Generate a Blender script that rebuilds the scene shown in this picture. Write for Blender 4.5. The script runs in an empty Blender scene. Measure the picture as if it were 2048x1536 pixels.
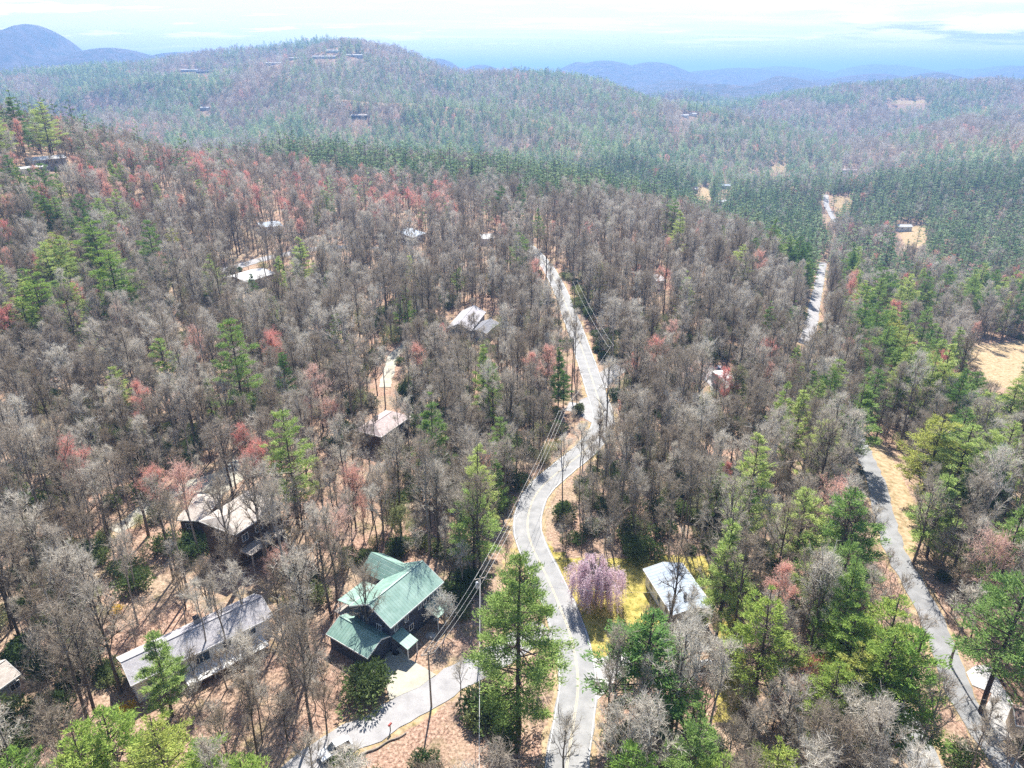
import bpy, math, random
import numpy as np
R = math.radians
random.seed(7); RNG = np.random.default_rng(7)
sc = bpy.context.scene
COL = sc.collection

# ---------------------------------------------------------------- camera
F = 1422.0; PITCH = R(23.6); CAMH = 88.0
cam_d = bpy.data.cameras.new('camera'); cam = bpy.data.objects.new('camera', cam_d); COL.objects.link(cam)
cam_d.sensor_fit = 'HORIZONTAL'; cam_d.sensor_width = 36; cam_d.lens = 36 * F / 2048
cam_d.clip_start = 1; cam_d.clip_end = 90000
cam.location = (0, 0, CAMH); cam.rotation_euler = (R(90) - PITCH, 0, 0)
sc.camera = cam
# ---------------------------------------------------------------- light, sky, exposure
SUN_EL, SUN_AZ = R(50), R(2.3)          # azimuth measured from +Y towards +X
sc.view_settings.view_transform = 'Standard'; sc.view_settings.look = 'None'
sc.view_settings.exposure = 1.3; sc.view_settings.gamma = 1
sun_d = bpy.data.lights.new('sun', 'SUN'); sun_d.energy = 5.0; sun_d.angle = R(0.5); sun_d.color = (1, .955, .88)
sun = bpy.data.objects.new('sun', sun_d); COL.objects.link(sun)
sun.rotation_euler = (R(90) - SUN_EL, 0, R(180) - SUN_AZ)
w = bpy.data.worlds.new('World'); sc.world = w; w.use_nodes = True
nt = w.node_tree; N = nt.nodes; L = nt.links; N.clear()
def nd(t, **k):
    n = N.new(t)
    for a, b in k.items(): setattr(n, a, b)
    return n
def setup_sky():
    out = nd('ShaderNodeOutputWorld'); bg = nd('ShaderNodeBackground'); bg.inputs[1].default_value = 0.085
    sky = nd('ShaderNodeTexSky'); sky.sky_type = 'NISHITA'; sky.sun_disc = False
    sky.sun_elevation = SUN_EL; sky.sun_rotation = SUN_AZ; sky.altitude = 600; sky.air_density = 1.0
    sky.dust_density = 0.6; sky.ozone_density = 1.5
    tc = nd('ShaderNodeTexCoord'); sep = nd('ShaderNodeSeparateXYZ'); L.new(tc.outputs['Generated'], sep.inputs[0])
    def math_(op, a, b=None):
        m = nd('ShaderNodeMath', operation=op)
        for i, v in enumerate((a, b)):
            if v is None: continue
            if isinstance(v, (int, float)): m.inputs[i].default_value = v
            else: L.new(v, m.inputs[i])
        return m.outputs[0]
    # flat cloud layer: direction projected on a plane overhead
    zz = math_('ADD', math_('MAXIMUM', sep.outputs['Z'], 0.0), 0.055)
    comb = nd('ShaderNodeCombineXYZ')
    L.new(math_('DIVIDE', sep.outputs['X'], zz), comb.inputs[0]); L.new(math_('DIVIDE', sep.outputs['Y'], zz), comb.inputs[1])
    comb.inputs[2].default_value = 3.7
    def noise(scale, det, rough, loc=(0, 0, 0), sclv=(1, 1, 1)):
        mp = nd('ShaderNodeMapping'); mp.inputs['Location'].default_value = loc; mp.inputs['Scale'].default_value = sclv
        L.new(comb.outputs[0], mp.inputs['Vector'])
        n = nd('ShaderNodeTexNoise'); n.inputs['Scale'].default_value = scale; n.inputs['Detail'].default_value = det
        n.inputs['Roughness'].default_value = rough; L.new(mp.outputs[0], n.inputs['Vector']); return n.outputs[0]
    def ramp(v, a, b, lo=0.0, hi=1.0):
        m = nd('ShaderNodeMapRange'); m.interpolation_type = 'SMOOTHSTEP'; L.new(v, m.inputs[0])
        m.inputs[1].default_value = a; m.inputs[2].default_value = b; m.inputs[3].default_value = lo; m.inputs[4].default_value = hi
        return m.outputs[0]
    n1 = noise(.42, 8, .55, (2.2, .4, 0)); n2 = noise(1.3, 9, .6, (5, 1, 0), (.6, 1, 1)); n3 = noise(.9, 8, .6, (1.1, .72, 0), (.8, 1, 1))
    wisp = ramp(noise(.5, 9, .62, (9, 4, 0), (.35, 1.4, 1)), .5, .68, 0, .65)
    right = ramp(sep.outputs['X'], .1, .55)
    cum = math_('MULTIPLY', ramp(n1, .44, .56), math_('ADD', math_('MULTIPLY', right, .9), .1))
    small = math_('MULTIPLY', ramp(n2, .56, .64), .95)
    mask = math_('MAXIMUM', math_('MAXIMUM', cum, small), wisp)
    lowfade = ramp(sep.outputs['Z'], .005, .05)
    mask = math_('MULTIPLY', math_('MULTIPLY', mask, lowfade), ramp(sep.outputs['Z'], .12, .4, 1.0, .1))
    shade = math_('MULTIPLY', ramp(n3, .46, .58), ramp(n1, .46, .56)); shade = math_('MULTIPLY', shade, right)
    cc = nd('ShaderNodeMixRGB'); cc.inputs[1].default_value = (9.6, 8.8, 7.5, 1); cc.inputs[2].default_value = (3.4, 3.8, 3.9, 1); L.new(shade, cc.inputs[0])
    # thin milky veil near the horizon
    veil = nd('ShaderNodeMixRGB'); veil.inputs[2].default_value = (6.0, 6.0, 5.2, 1)
    L.new(ramp(sep.outputs['Z'], 0.0, .22, .8, 0.0), veil.inputs[0]); L.new(sky.outputs[0], veil.inputs[1])
    mx = nd('ShaderNodeMixRGB'); L.new(mask, mx.inputs[0]); L.new(veil.outputs[0], mx.inputs[1]); L.new(cc.outputs[0], mx.inputs[2])
    L.new(mx.outputs[0], bg.inputs[0]); L.new(bg.outputs[0], out.inputs[0])
setup_sky()
cy = sc.cycles
cy.max_bounces = 5; cy.diffuse_bounces = 3; cy.glossy_bounces = 1; cy.transmission_bounces = 3; cy.transparent_max_bounces = 4; cy.volume_bounces = 0
cy.caustics_reflective = False; cy.caustics_refractive = False; cy.use_adaptive_sampling = True; cy.adaptive_threshold = 0.02
cy.use_denoising = False
try: cy.denoiser = 'OPENIMAGEDENOISE'; cy.denoising_input_passes = 'RGB_ALBEDO_NORMAL'; cy.denoising_prefilter = 'ACCURATE'
except Exception: pass
try: cy.volume_step_rate = 4; cy.volume_max_steps = 64
except Exception: pass

# ---------------------------------------------------------------- terrain function
COLS = np.array([-300, 0, 150, 300, 450, 600, 700, 800, 900, 1050, 1200, 1350, 1500, 1650, 1800, 2048, 2350.])
ROWS = np.array([60, 150, 250, 350, 450, 600, 750, 950, 1200, 1500, 1800, 2250, 2700, 3400.])
TAB = np.array([
 [0, 0, 0, 0, 0, 0, 0, 0, 0, 0, 0, 0, -1, -2, -3, -5, -8],
 [4, 2, 1, 0, 0, 0, 0, 0, 0, 0, 0, -1, -2, -3, -5, -8, -12],
 [16, 9, 5, 3, 1, 0, 0, 0, 0, 0, 0, -2, -5, -11, -16, -20, -24],
 [48, 36, 23, 13, 6, 3, 2, 1, 0, 0, 0, -3, -9, -24, -29, -33, -36],
 [62, 52, 42, 30, 16, 7, 5, 3, 1, 0, 0, -8, -20, -37, -41, -44, -46],
 [60, 42, 30, 14, 10, 8, 6, 3, 0, -3, -12, -26, -45, -50, -51, -50, -48],
 [30, 15, -5, -20, -10, 0, -2, -4, -5, -12, -35, -45, -58, -58, -55, -38, -22],
 [-20, -25, -40, -42, -35, -28, -25, -22, -20, -26, -38, -50, -62, -60, -48, -24, 0],
 [-40, -42, -38, -30, -24, -18, -14, -10, -12, -22, -42, -50, -58, -58, -45, -30, -12],
 [-28, -28, -20, -10, 4, 12, 18, 16, 8, 0, -12, -28, -42, -44, -36, -28, -14],
 [-2, 2, 12, 28, 52, 66, 70, 56, 34, 66, 48, -6, -18, -16, -16, -14, -5],
 [40, 50, 66, 84, 118, 146, 165, 130, 62, 40, 24, 6, 2, 10, 24, 34, 40],
 [44, 46, 50, 60, 85, 110, 118, 80, 40, 10, -10, -10, -10, -8, 0, 12, 20],
 [10, 12, 16, 20, 25, 20, 10, 0, -10, -25, -35, -40, -40, -40, -38, -34, -30]], float)
LROWS = np.log(ROWS)
def interp_smooth(a, xs):
    i = np.clip(np.searchsorted(xs, a) - 1, 0, len(xs) - 2)
    t = np.clip((a - xs[i]) / (xs[i + 1] - xs[i]), 0, 1)
    return i, t
def catmull(p0, p1, p2, p3, t):
    return .5 * ((2 * p1) + (-p0 + p2) * t + (2 * p0 - 5 * p1 + 4 * p2 - p3) * t ** 2 + (-p0 + 3 * p1 - 3 * p2 + p3) * t ** 3)
def vnoise(x, y, seed=0):
    def h(i, j):
        n = (i * 374761393 + j * 668265263 + seed * 974711) & 0x7fffffff
        n = ((n ^ (n >> 13)) * 1274126177) & 0x7fffffff
        return (n & 0xffff) / 65535.0
    xi = np.floor(x).astype(np.int64); yi = np.floor(y).astype(np.int64); fx = x - xi; fy = y - yi
    fx = fx * fx * (3 - 2 * fx); fy = fy * fy * (3 - 2 * fy)
    return (h(xi, yi) * (1 - fx) + h(xi + 1, yi) * fx) * (1 - fy) + (h(xi, yi + 1) * (1 - fx) + h(xi + 1, yi + 1) * fx) * fy
def colpx(x, y):
    return 1024 + F * x / (.9165 * np.maximum(y, 45) + 35)
# far ridges: (photo column, distance, height above datum, width across x in metres, depth)
FARR = [(90, 4300, 306, 190, 600), (-150, 4400, 235, 600, 700), (60, 4300, 262, 420, 600), (230, 4300, 182, 560, 600), (370, 4600, 178, 420, 600), (880, 5600, 170, 260, 600), (960, 5900, 130, 300, 600),
        (1160, 6300, 128, 300, 700), (1215, 6000, 150, 420, 700), (1290, 6200, 135, 420, 700), (1410, 7000, 105, 420, 800), (1490, 7600, 110, 800, 900), (1560, 9500, 120, 900, 1000),
        (1640, 5400, 40, 500, 600), (1740, 9000, 160, 420, 900), (1800, 9300, 150, 400, 900), (1900, 9800, 130, 700, 900), (2000, 9000, 150, 600, 900), (1470, 4000, 10, 380, 320), (1580, 4300, 48, 330, 400), (1720, 4900, 62, 420, 450), (1850, 4200, 58, 420, 400), (1360, 4600, 30, 300, 400),
        (2150, 6500, 150, 900, 900), (1350, 13000, 40, 2500, 1500), (1800, 14000, 60, 3500, 1500), (-600, 6500, 260, 1800, 1500)]
FARW = [((px - 1024) / F * (.9165 * d + 35), d, h, sx, sy) for px, d, h, sx, sy in FARR]
def terrain(x, y):
    x = np.asarray(x, float); y = np.asarray(y, float)
    x, y = np.broadcast_arrays(x, y)
    px = np.clip(colpx(x, y), COLS[0], COLS[-1]); ly = np.log(np.clip(y, 60, 3400))
    i, t = interp_smooth(px, COLS); j, s = interp_smooth(ly, LROWS)
    nC, nR = len(COLS), len(ROWS)
    rows = []
    for dj in (-1, 0, 1, 2):
        jj = np.clip(j + dj, 0, nR - 1)
        rows.append(catmull(*[TAB[jj, np.clip(i + di, 0, nC - 1)] for di in (-1, 0, 1, 2)], t))
    z = catmull(*rows, s)
    # rolling spurs and gullies, growing with distance
    amp = np.clip((y - 560) / 800, 0, 1)
    rid = 1 - np.abs(2 * vnoise(x / 330 + y / 900, y / 430 - x / 800, 3) - 1)
    z = z + amp * ((rid - .55) * 62 + (vnoise(x / 110, y / 130, 5) - .5) * 12) * np.clip((3600 - y) / 900, 0, 1)
    z = z + (vnoise(x / 35 + 7, y / 35, 9) - .5) * 1.0 * np.clip((y - 130) / 150, 0, 1)
    far = np.clip((y - 3000) / 900, 0, 1)
    base = -60.0
    g = np.full(z.shape, base)
    for (cx, cyy, h, sx, sy) in FARW:
        hh = base + (h - base) * np.exp(-((x - cx) / sx) ** 2 - ((y - cyy) / sy) ** 2)
        g = np.maximum(g, hh)
    g = g + (1 - np.abs(2 * vnoise(x / 420, y / 700, 11) - 1)) * 34 * (g > base + 5) + (vnoise(x / 900, y / 1200, 12)) * 40 - 20
    z = z * (1 - far) + g * far
    return z
CT, ST = math.cos(PITCH), math.sin(PITCH)
def ray(px, py):
    u = (px - 1024) / F; v = (768 - py) / F
    return np.array([u, CT + v * ST, -ST + v * CT])
def at(px, py, h=0.0):
    """where the photo's pixel meets the ground raised by h metres"""
    d = ray(px, py); lo = None
    ts = np.concatenate([np.arange(30, 900, 2.0), np.arange(900, 6000, 8.0)])
    X = d[0] * ts; Y = d[1] * ts; Z = CAMH + d[2] * ts
    g = Z - terrain(X, Y) - h
    k = np.argmax(g < 0)
    if g[k] >= 0: k = len(ts) - 1
    a, b = ts[k - 1], ts[k]
    for _ in range(24):
        m = (a + b) / 2
        if CAMH + d[2] * m - float(terrain(d[0] * m, d[1] * m)) - h < 0: b = m
        else: a = m
    return float(d[0] * b), float(d[1] * b)
def gz(x, y): return float(terrain(x, y))
def proj(x, y, z):
    dz = z - CAMH; f = y * CT - dz * ST; v = y * ST + dz * CT
    f = np.maximum(f, .1)
    return 1024 + F * x / f, 768 - F * v / f

# ---------------------------------------------------------------- object helpers
def tag(o, label=None, cat=None, group=None, kind=None):
    if label: o['label'] = label
    if cat: o['category'] = cat
    if group: o['group'] = group
    if kind: o['kind'] = kind
    return o
def empty(name, loc, rz=0.0, label=None, cat=None, group=None):
    o = bpy.data.objects.new(name, None); COL.objects.link(o); o.location = loc; o.rotation_euler = (0, 0, rz); o.empty_display_size = .5
    return tag(o, label, cat, group)
def mesh_np(name, V, T, mats, mi=None, smooth=False):
    me = bpy.data.meshes.new(name); V = np.asarray(V, np.float32); T = np.asarray(T, np.int32)
    me.vertices.add(len(V)); me.vertices.foreach_set('co', V.ravel())
    k = T.shape[1]; me.loops.add(T.size); me.loops.foreach_set('vertex_index', T.ravel())
    me.polygons.add(len(T)); me.polygons.foreach_set('loop_start', np.arange(0, T.size, k, dtype=np.int32))
    try: me.polygons.foreach_set('loop_total', np.full(len(T), k, np.int32))
    except Exception: pass
    for m in mats: me.materials.append(m)
    if mi is not None: me.polygons.foreach_set('material_index', np.asarray(mi, np.int32))
    if smooth: me.polygons.foreach_set('use_smooth', np.ones(len(T), bool))
    me.update(calc_edges=True); me.validate(); return me
def mobj(name, me, parent=None, loc=None):
    o = bpy.data.objects.new(name, me); COL.objects.link(o)
    if parent: o.parent = parent
    if loc: o.location = loc
    return o
class MB:
    def __init__(s): s.v = []; s.f = []
    def add(s, V, Fc):
        n = len(s.v); s.v += [tuple(p) for p in V]; s.f += [tuple(i + n for i in f) for f in Fc]; return s
    def box(s, cx, cy, cz, sx, sy, sz, rz=0.0):
        c, q = math.cos(rz), math.sin(rz); V = []
        for dz in (-.5, .5):
            for dx, dy in ((-.5, -.5), (.5, -.5), (.5, .5), (-.5, .5)):
                a, b = dx * sx, dy * sy; V.append((cx + a * c - b * q, cy + a * q + b * c, cz + dz * sz))
        return s.add(V, [(0, 3, 2, 1), (4, 5, 6, 7), (0, 1, 5, 4), (1, 2, 6, 5), (2, 3, 7, 6), (3, 0, 4, 7)])
    def prism(s, poly, z0, z1):
        n = len(poly); V = [(x, y, z0) for x, y in poly] + [(x, y, z1) for x, y in poly]
        return s.add(V, [tuple(range(n))[::-1], tuple(range(n, 2 * n))] + [(i, (i + 1) % n, n + (i + 1) % n, n + i) for i in range(n)])
    def slab(s, quad, th):
        V = [tuple(p) for p in quad] + [(p[0], p[1], p[2] - th) for p in quad]; n = len(quad)
        return s.add(V, [tuple(range(n)), tuple(range(n, 2 * n))[::-1]] + [(i, n + i, n + (i + 1) % n, (i + 1) % n) for i in range(n)])
    def tube(s, P, r, k=8, r2=None):
        V, T = tube(np.array(P, float), np.linspace(r, r2 if r2 is not None else r, len(P)), k, quads=True); s.add(V, T)
        return s.add(V[:k], [tuple(range(k))[::-1]]) .add(V[-k:], [tuple(range(k))])
    def lathe(s, prof, c=(0, 0), k=16):
        V = []; Fc = []
        for r, z in prof:
            for i in range(k): a = 2 * math.pi * i / k; V.append((c[0] + r * math.cos(a), c[1] + r * math.sin(a), z))
        for j in range(len(prof) - 1):
            for i in range(k): Fc.append((j * k + i, j * k + (i + 1) % k, (j + 1) * k + (i + 1) % k, (j + 1) * k + i))
        return s.add(V, Fc)
    def build(s, name, mat, parent=None, bevel=0, smooth=False):
        me = bpy.data.meshes.new(name); me.from_pydata(s.v, [], s.f); me.materials.append(mat); me.update()
        if smooth: me.polygons.foreach_set('use_smooth', np.ones(len(me.polygons), bool))
        o = mobj(name, me, parent)
        if bevel:
            b = o.modifiers.new('bevel', 'BEVEL'); b.width = bevel; b.segments = 2; b.limit_method = 'ANGLE'
        return o
def tube(P, rr, k=4, quads=False):
    P = np.asarray(P, float); n = len(P); d = np.gradient(P, axis=0); d /= np.linalg.norm(d, axis=1)[:, None] + 1e-9
    ref = np.array([.31, .17, .93]) if abs(d[0] @ np.array([0, 0, 1.])) < .8 else np.array([1., .2, 0])
    a = np.cross(d, ref); a /= np.linalg.norm(a, axis=1)[:, None] + 1e-9; b = np.cross(d, a)
    th = np.arange(k) * 2 * np.pi / k
    V = (P[:, None] + np.asarray(rr)[:, None, None] * (np.cos(th)[None, :, None] * a[:, None] + np.sin(th)[None, :, None] * b[:, None])).reshape(-1, 3)
    Q = []
    for j in range(n - 1):
        for i in range(k): Q.append((j * k + i, j * k + (i + 1) % k, (j + 1) * k + (i + 1) % k, (j + 1) * k + i))
    if quads: return V, Q
    T = []
    for q in Q: T += [(q[0], q[1], q[2]), (q[0], q[2], q[3])]
    return V, np.array(T)

# ---------------------------------------------------------------- materials
def mat(name, col, rough=.8, metal=0.0, var=.0, scale=1.0, col2=None, bump=0.0, spec=.3, coords='Object'):
    m = bpy.data.materials.new(name); m.use_nodes = True; t = m.node_tree; b = t.nodes['Principled BSDF']
    b.inputs['Roughness'].default_value = rough; b.inputs['Metallic'].default_value = metal; b.inputs['Specular IOR Level'].default_value = spec
    c1 = tuple(col) + (1,); b.inputs['Base Color'].default_value = c1
    if col2 is not None or bump:
        tc = t.nodes.new('ShaderNodeTexCoord'); nz = t.nodes.new('ShaderNodeTexNoise'); nz.inputs['Scale'].default_value = scale; nz.inputs['Detail'].default_value = 8
        nz.inputs['Roughness'].default_value = .65
        t.links.new(tc.outputs[coords], nz.inputs['Vector'])
        if col2 is not None:
            r = t.nodes.new('ShaderNodeValToRGB'); r.color_ramp.elements[0].position = .35; r.color_ramp.elements[1].position = .66
            r.color_ramp.elements[0].color = c1; r.color_ramp.elements[1].color = tuple(col2) + (1,)
            t.links.new(nz.outputs[0], r.inputs[0]); t.links.new(r.outputs[0], b.inputs['Base Color'])
        if bump:
            bp = t.nodes.new('ShaderNodeBump'); bp.inputs['Strength'].default_value = bump; bp.inputs['Distance'].default_value = .05
            t.links.new(nz.outputs[0], bp.inputs['Height']); t.links.new(bp.outputs[0], b.inputs['Normal'])
    return m
def veg(name, cols, trans=.0, patch=.02):
    """plant surface: tint differs from plant to plant and in broad drifts over the land"""
    m = bpy.data.materials.new(name); m.use_nodes = True; t = m.node_tree; t.nodes.clear(); n = t.nodes.new; l = t.links.new
    out = n('ShaderNodeOutputMaterial'); oi = n('ShaderNodeObjectInfo'); geo = n('ShaderNodeNewGeometry')
    r = n('ShaderNodeValToRGB'); els = r.color_ramp.elements
    while len(els) < len(cols): els.new(.5)
    for i, c in enumerate(cols): els[i].position = i / (len(cols) - 1); els[i].color = tuple(c) + (1,)
    nz = n('ShaderNodeTexNoise'); nz.inputs['Scale'].default_value = .9; nz.inputs['Detail'].default_value = 2
    l(geo.outputs['Position'], nz.inputs['Vector'])
    mx = n('ShaderNodeMath'); mx.operation = 'MULTIPLY_ADD'; l(nz.outputs[0], mx.inputs[0]); mx.inputs[1].default_value = .7
    s = n('ShaderNodeMath'); s.operation = 'SUBTRACT'; l(oi.outputs['Random'], s.inputs[0]); s.inputs[1].default_value = .35
    l(s.outputs[0], mx.inputs[2]); l(mx.outputs[0], r.inputs[0])
    d = n('ShaderNodeBsdfDiffuse'); l(r.outputs[0], d.inputs[0])
    if trans:
        tr = n('ShaderNodeBsdfTranslucent'); l(r.outputs[0], tr.inputs[0]); ms = n('ShaderNodeMixShader'); ms.inputs[0].default_value = trans
        l(d.outputs[0], ms.inputs[1]); l(tr.outputs[0], ms.inputs[2]); l(ms.outputs[0], out.inputs[0])
    else: l(d.outputs[0], out.inputs[0])
    return m
M = {}
M['bark'] = veg('bark', [(.085, .07, .055), (.17, .145, .12), (.36, .32, .28)])
M['twig'] = veg('twig', [(.28, .225, .165), (.43, .375, .305), (.66, .615, .53)], .25)
M['pinebark'] = veg('pinebark', [(.07, .055, .05), (.13, .10, .085)])
M['needle'] = veg('needle', [(.13, .24, .07), (.31, .42, .13), (.54, .60, .22)], .3)
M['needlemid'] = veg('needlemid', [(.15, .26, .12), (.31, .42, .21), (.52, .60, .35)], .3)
M['needledeep'] = veg('needledeep', [(.09, .18, .05), (.18, .29, .08), (.33, .42, .13)], .3)
M['needlebright'] = veg('needlebright', [(.18, .31, .07), (.32, .42, .10), (.45, .45, .13)], .3)
M['needledark'] = veg('needledark', [(.03, .07, .035), (.06, .12, .05)], .3)
M['redbud'] = veg('redbud', [(.68, .28, .25), (.74, .42, .34), (.70, .50, .42)], .4)
M['olive'] = veg('olive', [(.24, .27, .10), (.36, .38, .18), (.42, .42, .27)], .4)
M['leaf'] = veg('leaf', [(.06, .10, .04), (.12, .17, .06), (.22, .25, .11)], .3)
M['pinkblossom'] = veg('pinkblossom', [(.72, .56, .62), (.84, .72, .76)], .5)
M['paleblossom'] = veg('paleblossom', [(.42, .40, .36), (.6, .58, .53)], .4)
M['yellowblossom'] = veg('yellowblossom', [(.65, .45, .04), (.75, .55, .08)], .3)
def road_mat(name, c1, c2):
    m = mat(name, c1, .85, col2=c2, scale=.35, bump=.15)
    t = m.node_tree; b = t.nodes['Principled BSDF']; src = b.inputs['Base Color'].links[0].from_socket
    tc = t.nodes.new('ShaderNodeTexCoord'); n2 = t.nodes.new('ShaderNodeTexNoise'); n2.inputs['Scale'].default_value = 9; n2.inputs['Detail'].default_value = 6
    t.links.new(tc.outputs['Object'], n2.inputs['Vector']); mx = t.nodes.new('ShaderNodeMixRGB'); mx.blend_type = 'MULTIPLY'; mx.inputs[0].default_value = .5
    r = t.nodes.new('ShaderNodeValToRGB'); r.color_ramp.elements[0].position = .3; r.color_ramp.elements[0].color = (.45, .45, .45, 1); r.color_ramp.elements[1].position = .7
    t.links.new(n2.outputs[0], r.inputs[0]); t.links.new(src, mx.inputs[1]); t.links.new(r.outputs[0], mx.inputs[2]); t.links.new(mx.outputs[0], b.inputs['Base Color'])
    return m
M['asphalt'] = road_mat('asphalt', (.25, .25, .25), (.37, .365, .36))
M['darkasphalt'] = road_mat('darkasphalt', (.22, .22, .22), (.33, .33, .33))
M['gravel'] = road_mat('gravel', (.30, .29, .29), (.42, .405, .40))
M['concrete'] = road_mat('concrete', (.38, .35, .28), (.50, .47, .39))
M['paleconcrete'] = road_mat('paleconcrete', (.44, .43, .42), (.58, .56, .54))
M['yellowline'] = mat('yellowline', (.52, .44, .27), .7, col2=(.34, .32, .28), scale=3)
M['whiteline'] = mat('whiteline', (.75, .75, .74), .7, col2=(.5, .5, .5), scale=3)
def metal_roof(name, c, c2, pitch=.6, rough=.5):
    m = mat(name, c, rough, 0.0, col2=c2, scale=.5, spec=.5)
    t = m.node_tree; b = t.nodes['Principled BSDF']; tc = t.nodes.new('ShaderNodeTexCoord'); wv = t.nodes.new('ShaderNodeTexWave'); wv.bands_direction = 'X'
    wv.inputs['Scale'].default_value = .314 / pitch; wv.wave_profile = 'SAW'
    t.links.new(tc.outputs['Object'], wv.inputs['Vector']); bp = t.nodes.new('ShaderNodeBump'); bp.inputs['Strength'].default_value = .5; bp.inputs['Distance'].default_value = .05
    t.links.new(wv.outputs['Fac'], bp.inputs['Height']); t.links.new(bp.outputs[0], b.inputs['Normal'])
    src = b.inputs['Base Color'].links[0].from_socket
    r = t.nodes.new('ShaderNodeValToRGB'); r.color_ramp.elements[0].position = .0; r.color_ramp.elements[0].color = (.5, .5, .5, 1); r.color_ramp.elements[1].position = .22
    mx = t.nodes.new('ShaderNodeMixRGB'); mx.blend_type = 'MULTIPLY'; mx.inputs[0].default_value = .8
    t.links.new(wv.outputs['Fac'], r.inputs[0]); t.links.new(src, mx.inputs[1]); t.links.new(r.outputs[0], mx.inputs[2]); t.links.new(mx.outputs[0], b.inputs['Base Color'])
    return m
def shingle(name, c, c2):
    m = mat(name, c, .9, col2=c2, scale=1.2)
    t = m.node_tree; b = t.nodes['Principled BSDF']; tc = t.nodes.new('ShaderNodeTexCoord'); br = t.nodes.new('ShaderNodeTexBrick'); br.inputs['Scale'].default_value = 1.0
    br.inputs['Brick Width'].default_value = .5; br.inputs['Row Height'].default_value = .22; br.inputs['Mortar Size'].default_value = .02
    br.inputs['Color1'].default_value = (1, 1, 1, 1); br.inputs['Color2'].default_value = (.78, .78, .78, 1); br.inputs['Mortar'].default_value = (.6, .6, .6, 1)
    t.links.new(tc.outputs['Object'], br.inputs['Vector']); src = b.inputs['Base Color'].links[0].from_socket
    mx = t.nodes.new('ShaderNodeMixRGB'); mx.blend_type = 'MULTIPLY'; mx.inputs[0].default_value = 1
    t.links.new(src, mx.inputs[1]); t.links.new(br.outputs[0], mx.inputs[2]); t.links.new(mx.outputs[0], b.inputs['Base Color']); return m
M['greenroof'] = metal_roof('greenroof', (.16, .28, .23), (.27, .40, .34))
M['whiteroof'] = metal_roof('whiteroof', (.24, .29, .35), (.34, .39, .45), .8, .75)
M['greyroof'] = shingle('greyroof', (.40, .38, .40), (.52, .50, .51))
M['tanroof'] = shingle('tanroof', (.46, .40, .35), (.58, .52, .46))
M['pinkroof'] = shingle('pinkroof', (.46, .37, .35), (.58, .48, .45))
M['darkroof'] = shingle('darkroof', (.17, .17, .19), (.27, .27, .29))
M['paleroof'] = shingle('paleroof', (.55, .54, .53), (.68, .67, .66))
M['brownroof'] = shingle('brownroof', (.25, .17, .14), (.36, .26, .22))
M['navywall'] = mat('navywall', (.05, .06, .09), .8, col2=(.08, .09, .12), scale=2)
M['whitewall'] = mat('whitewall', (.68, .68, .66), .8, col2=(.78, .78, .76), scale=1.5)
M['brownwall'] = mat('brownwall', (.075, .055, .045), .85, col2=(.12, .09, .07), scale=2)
M['tanwall'] = mat('tanwall', (.42, .33, .25), .85, col2=(.5, .42, .34), scale=2)
M['greywall'] = mat('greywall', (.3, .3, .31), .85, col2=(.38, .38, .39), scale=2)
M['trim'] = mat('trim', (.72, .72, .7), .6)
M['glass'] = mat('glass', (.03, .04, .05), .08, spec=.8)
M['deck'] = mat('deck', (.30, .26, .23), .85, col2=(.4, .36, .32), scale=3)
M['stone'] = mat('stone', (.32, .3, .28), .9, col2=(.45, .42, .39), scale=2.5, bump=.4)
M['polewood'] = mat('polewood', (.20, .17, .14), .9, col2=(.32, .28, .24), scale=1.5)
M['wire'] = mat('wire', (.34, .34, .34), .5)
M['palewire'] = mat('palewire', (.55, .54, .52), .6)
M['steel'] = mat('steel', (.42, .43, .45), .45, .3)
M['paint'] = mat('paint', (.75, .76, .77), .25, spec=.6)
M['darkpaint'] = mat('darkpaint', (.06, .07, .09), .25, spec=.6)
M['rubber'] = mat('rubber', (.03, .03, .03), .9)
M['redpaint'] = mat('redpaint', (.35, .04, .03), .5)
M['black'] = mat('black', (.03, .03, .035), .6)

# ---------------------------------------------------------------- roads: centre lines from the photo laid on the ground
def poly_world(pts, h=0): return np.array([at(a, b, h) for a, b in pts])
def smooth_line(P, n=8):
    P = np.asarray(P); Q = np.vstack([2 * P[0] - P[1], P, 2 * P[-1] - P[-2]]); out = []
    for i in range(1, len(Q) - 2):
        for t in np.arange(n) / n: out.append(catmull(Q[i - 1], Q[i], Q[i + 1], Q[i + 2], t))
    out.append(P[-1]); return np.array(out)
MAIN_PX = [(1120, 1640), (1133, 1536), (1148, 1440), (1156, 1360), (1143, 1280), (1120, 1215), (1094, 1155), (1067, 1100), (1055, 1055), (1062, 1010), (1083, 975), (1122, 940), (1165, 905), (1200, 865), (1206, 830), (1194, 790), (1178, 740), (1161, 690), (1143, 640), (1127, 597), (1110, 560), (1088, 525), (1060, 495), (1030, 470)]
SIDE_PX = [(1095, 1258), (1040, 1285), (985, 1315), (925, 1350), (850, 1392), (770, 1440), (690, 1485), (620, 1530), (560, 1575)]
BACK_PX = [(1690, 830), (1712, 870), (1738, 930), (1757, 985), (1772, 1045), (1792, 1110), (1828, 1170), (1862, 1235), (1890, 1310), (1920, 1390), (1965, 1460), (2020, 1545)]
VAL_PX = [(1610, 690), (1622, 650), (1631, 600), (1641, 555), (1646, 525)]
VAL2_PX = [(1672, 445), (1660, 425), (1652, 405), (1650, 390)]
LOWER_PX = [(1795, 1420), (1830, 1480), (1858, 1540), (1885, 1600)]
DRIVE_WH = [(1165, 1345), (1215, 1338), (1262, 1318), (1300, 1290)]
LOOP_PX = [(225, 1062), (262, 1040), (300, 1012), (340, 990), (385, 972), (440, 950), (500, 905)]
LANE_PX = [(770, 775), (779, 735), (792, 705), (830, 685), (885, 668)]
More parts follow.
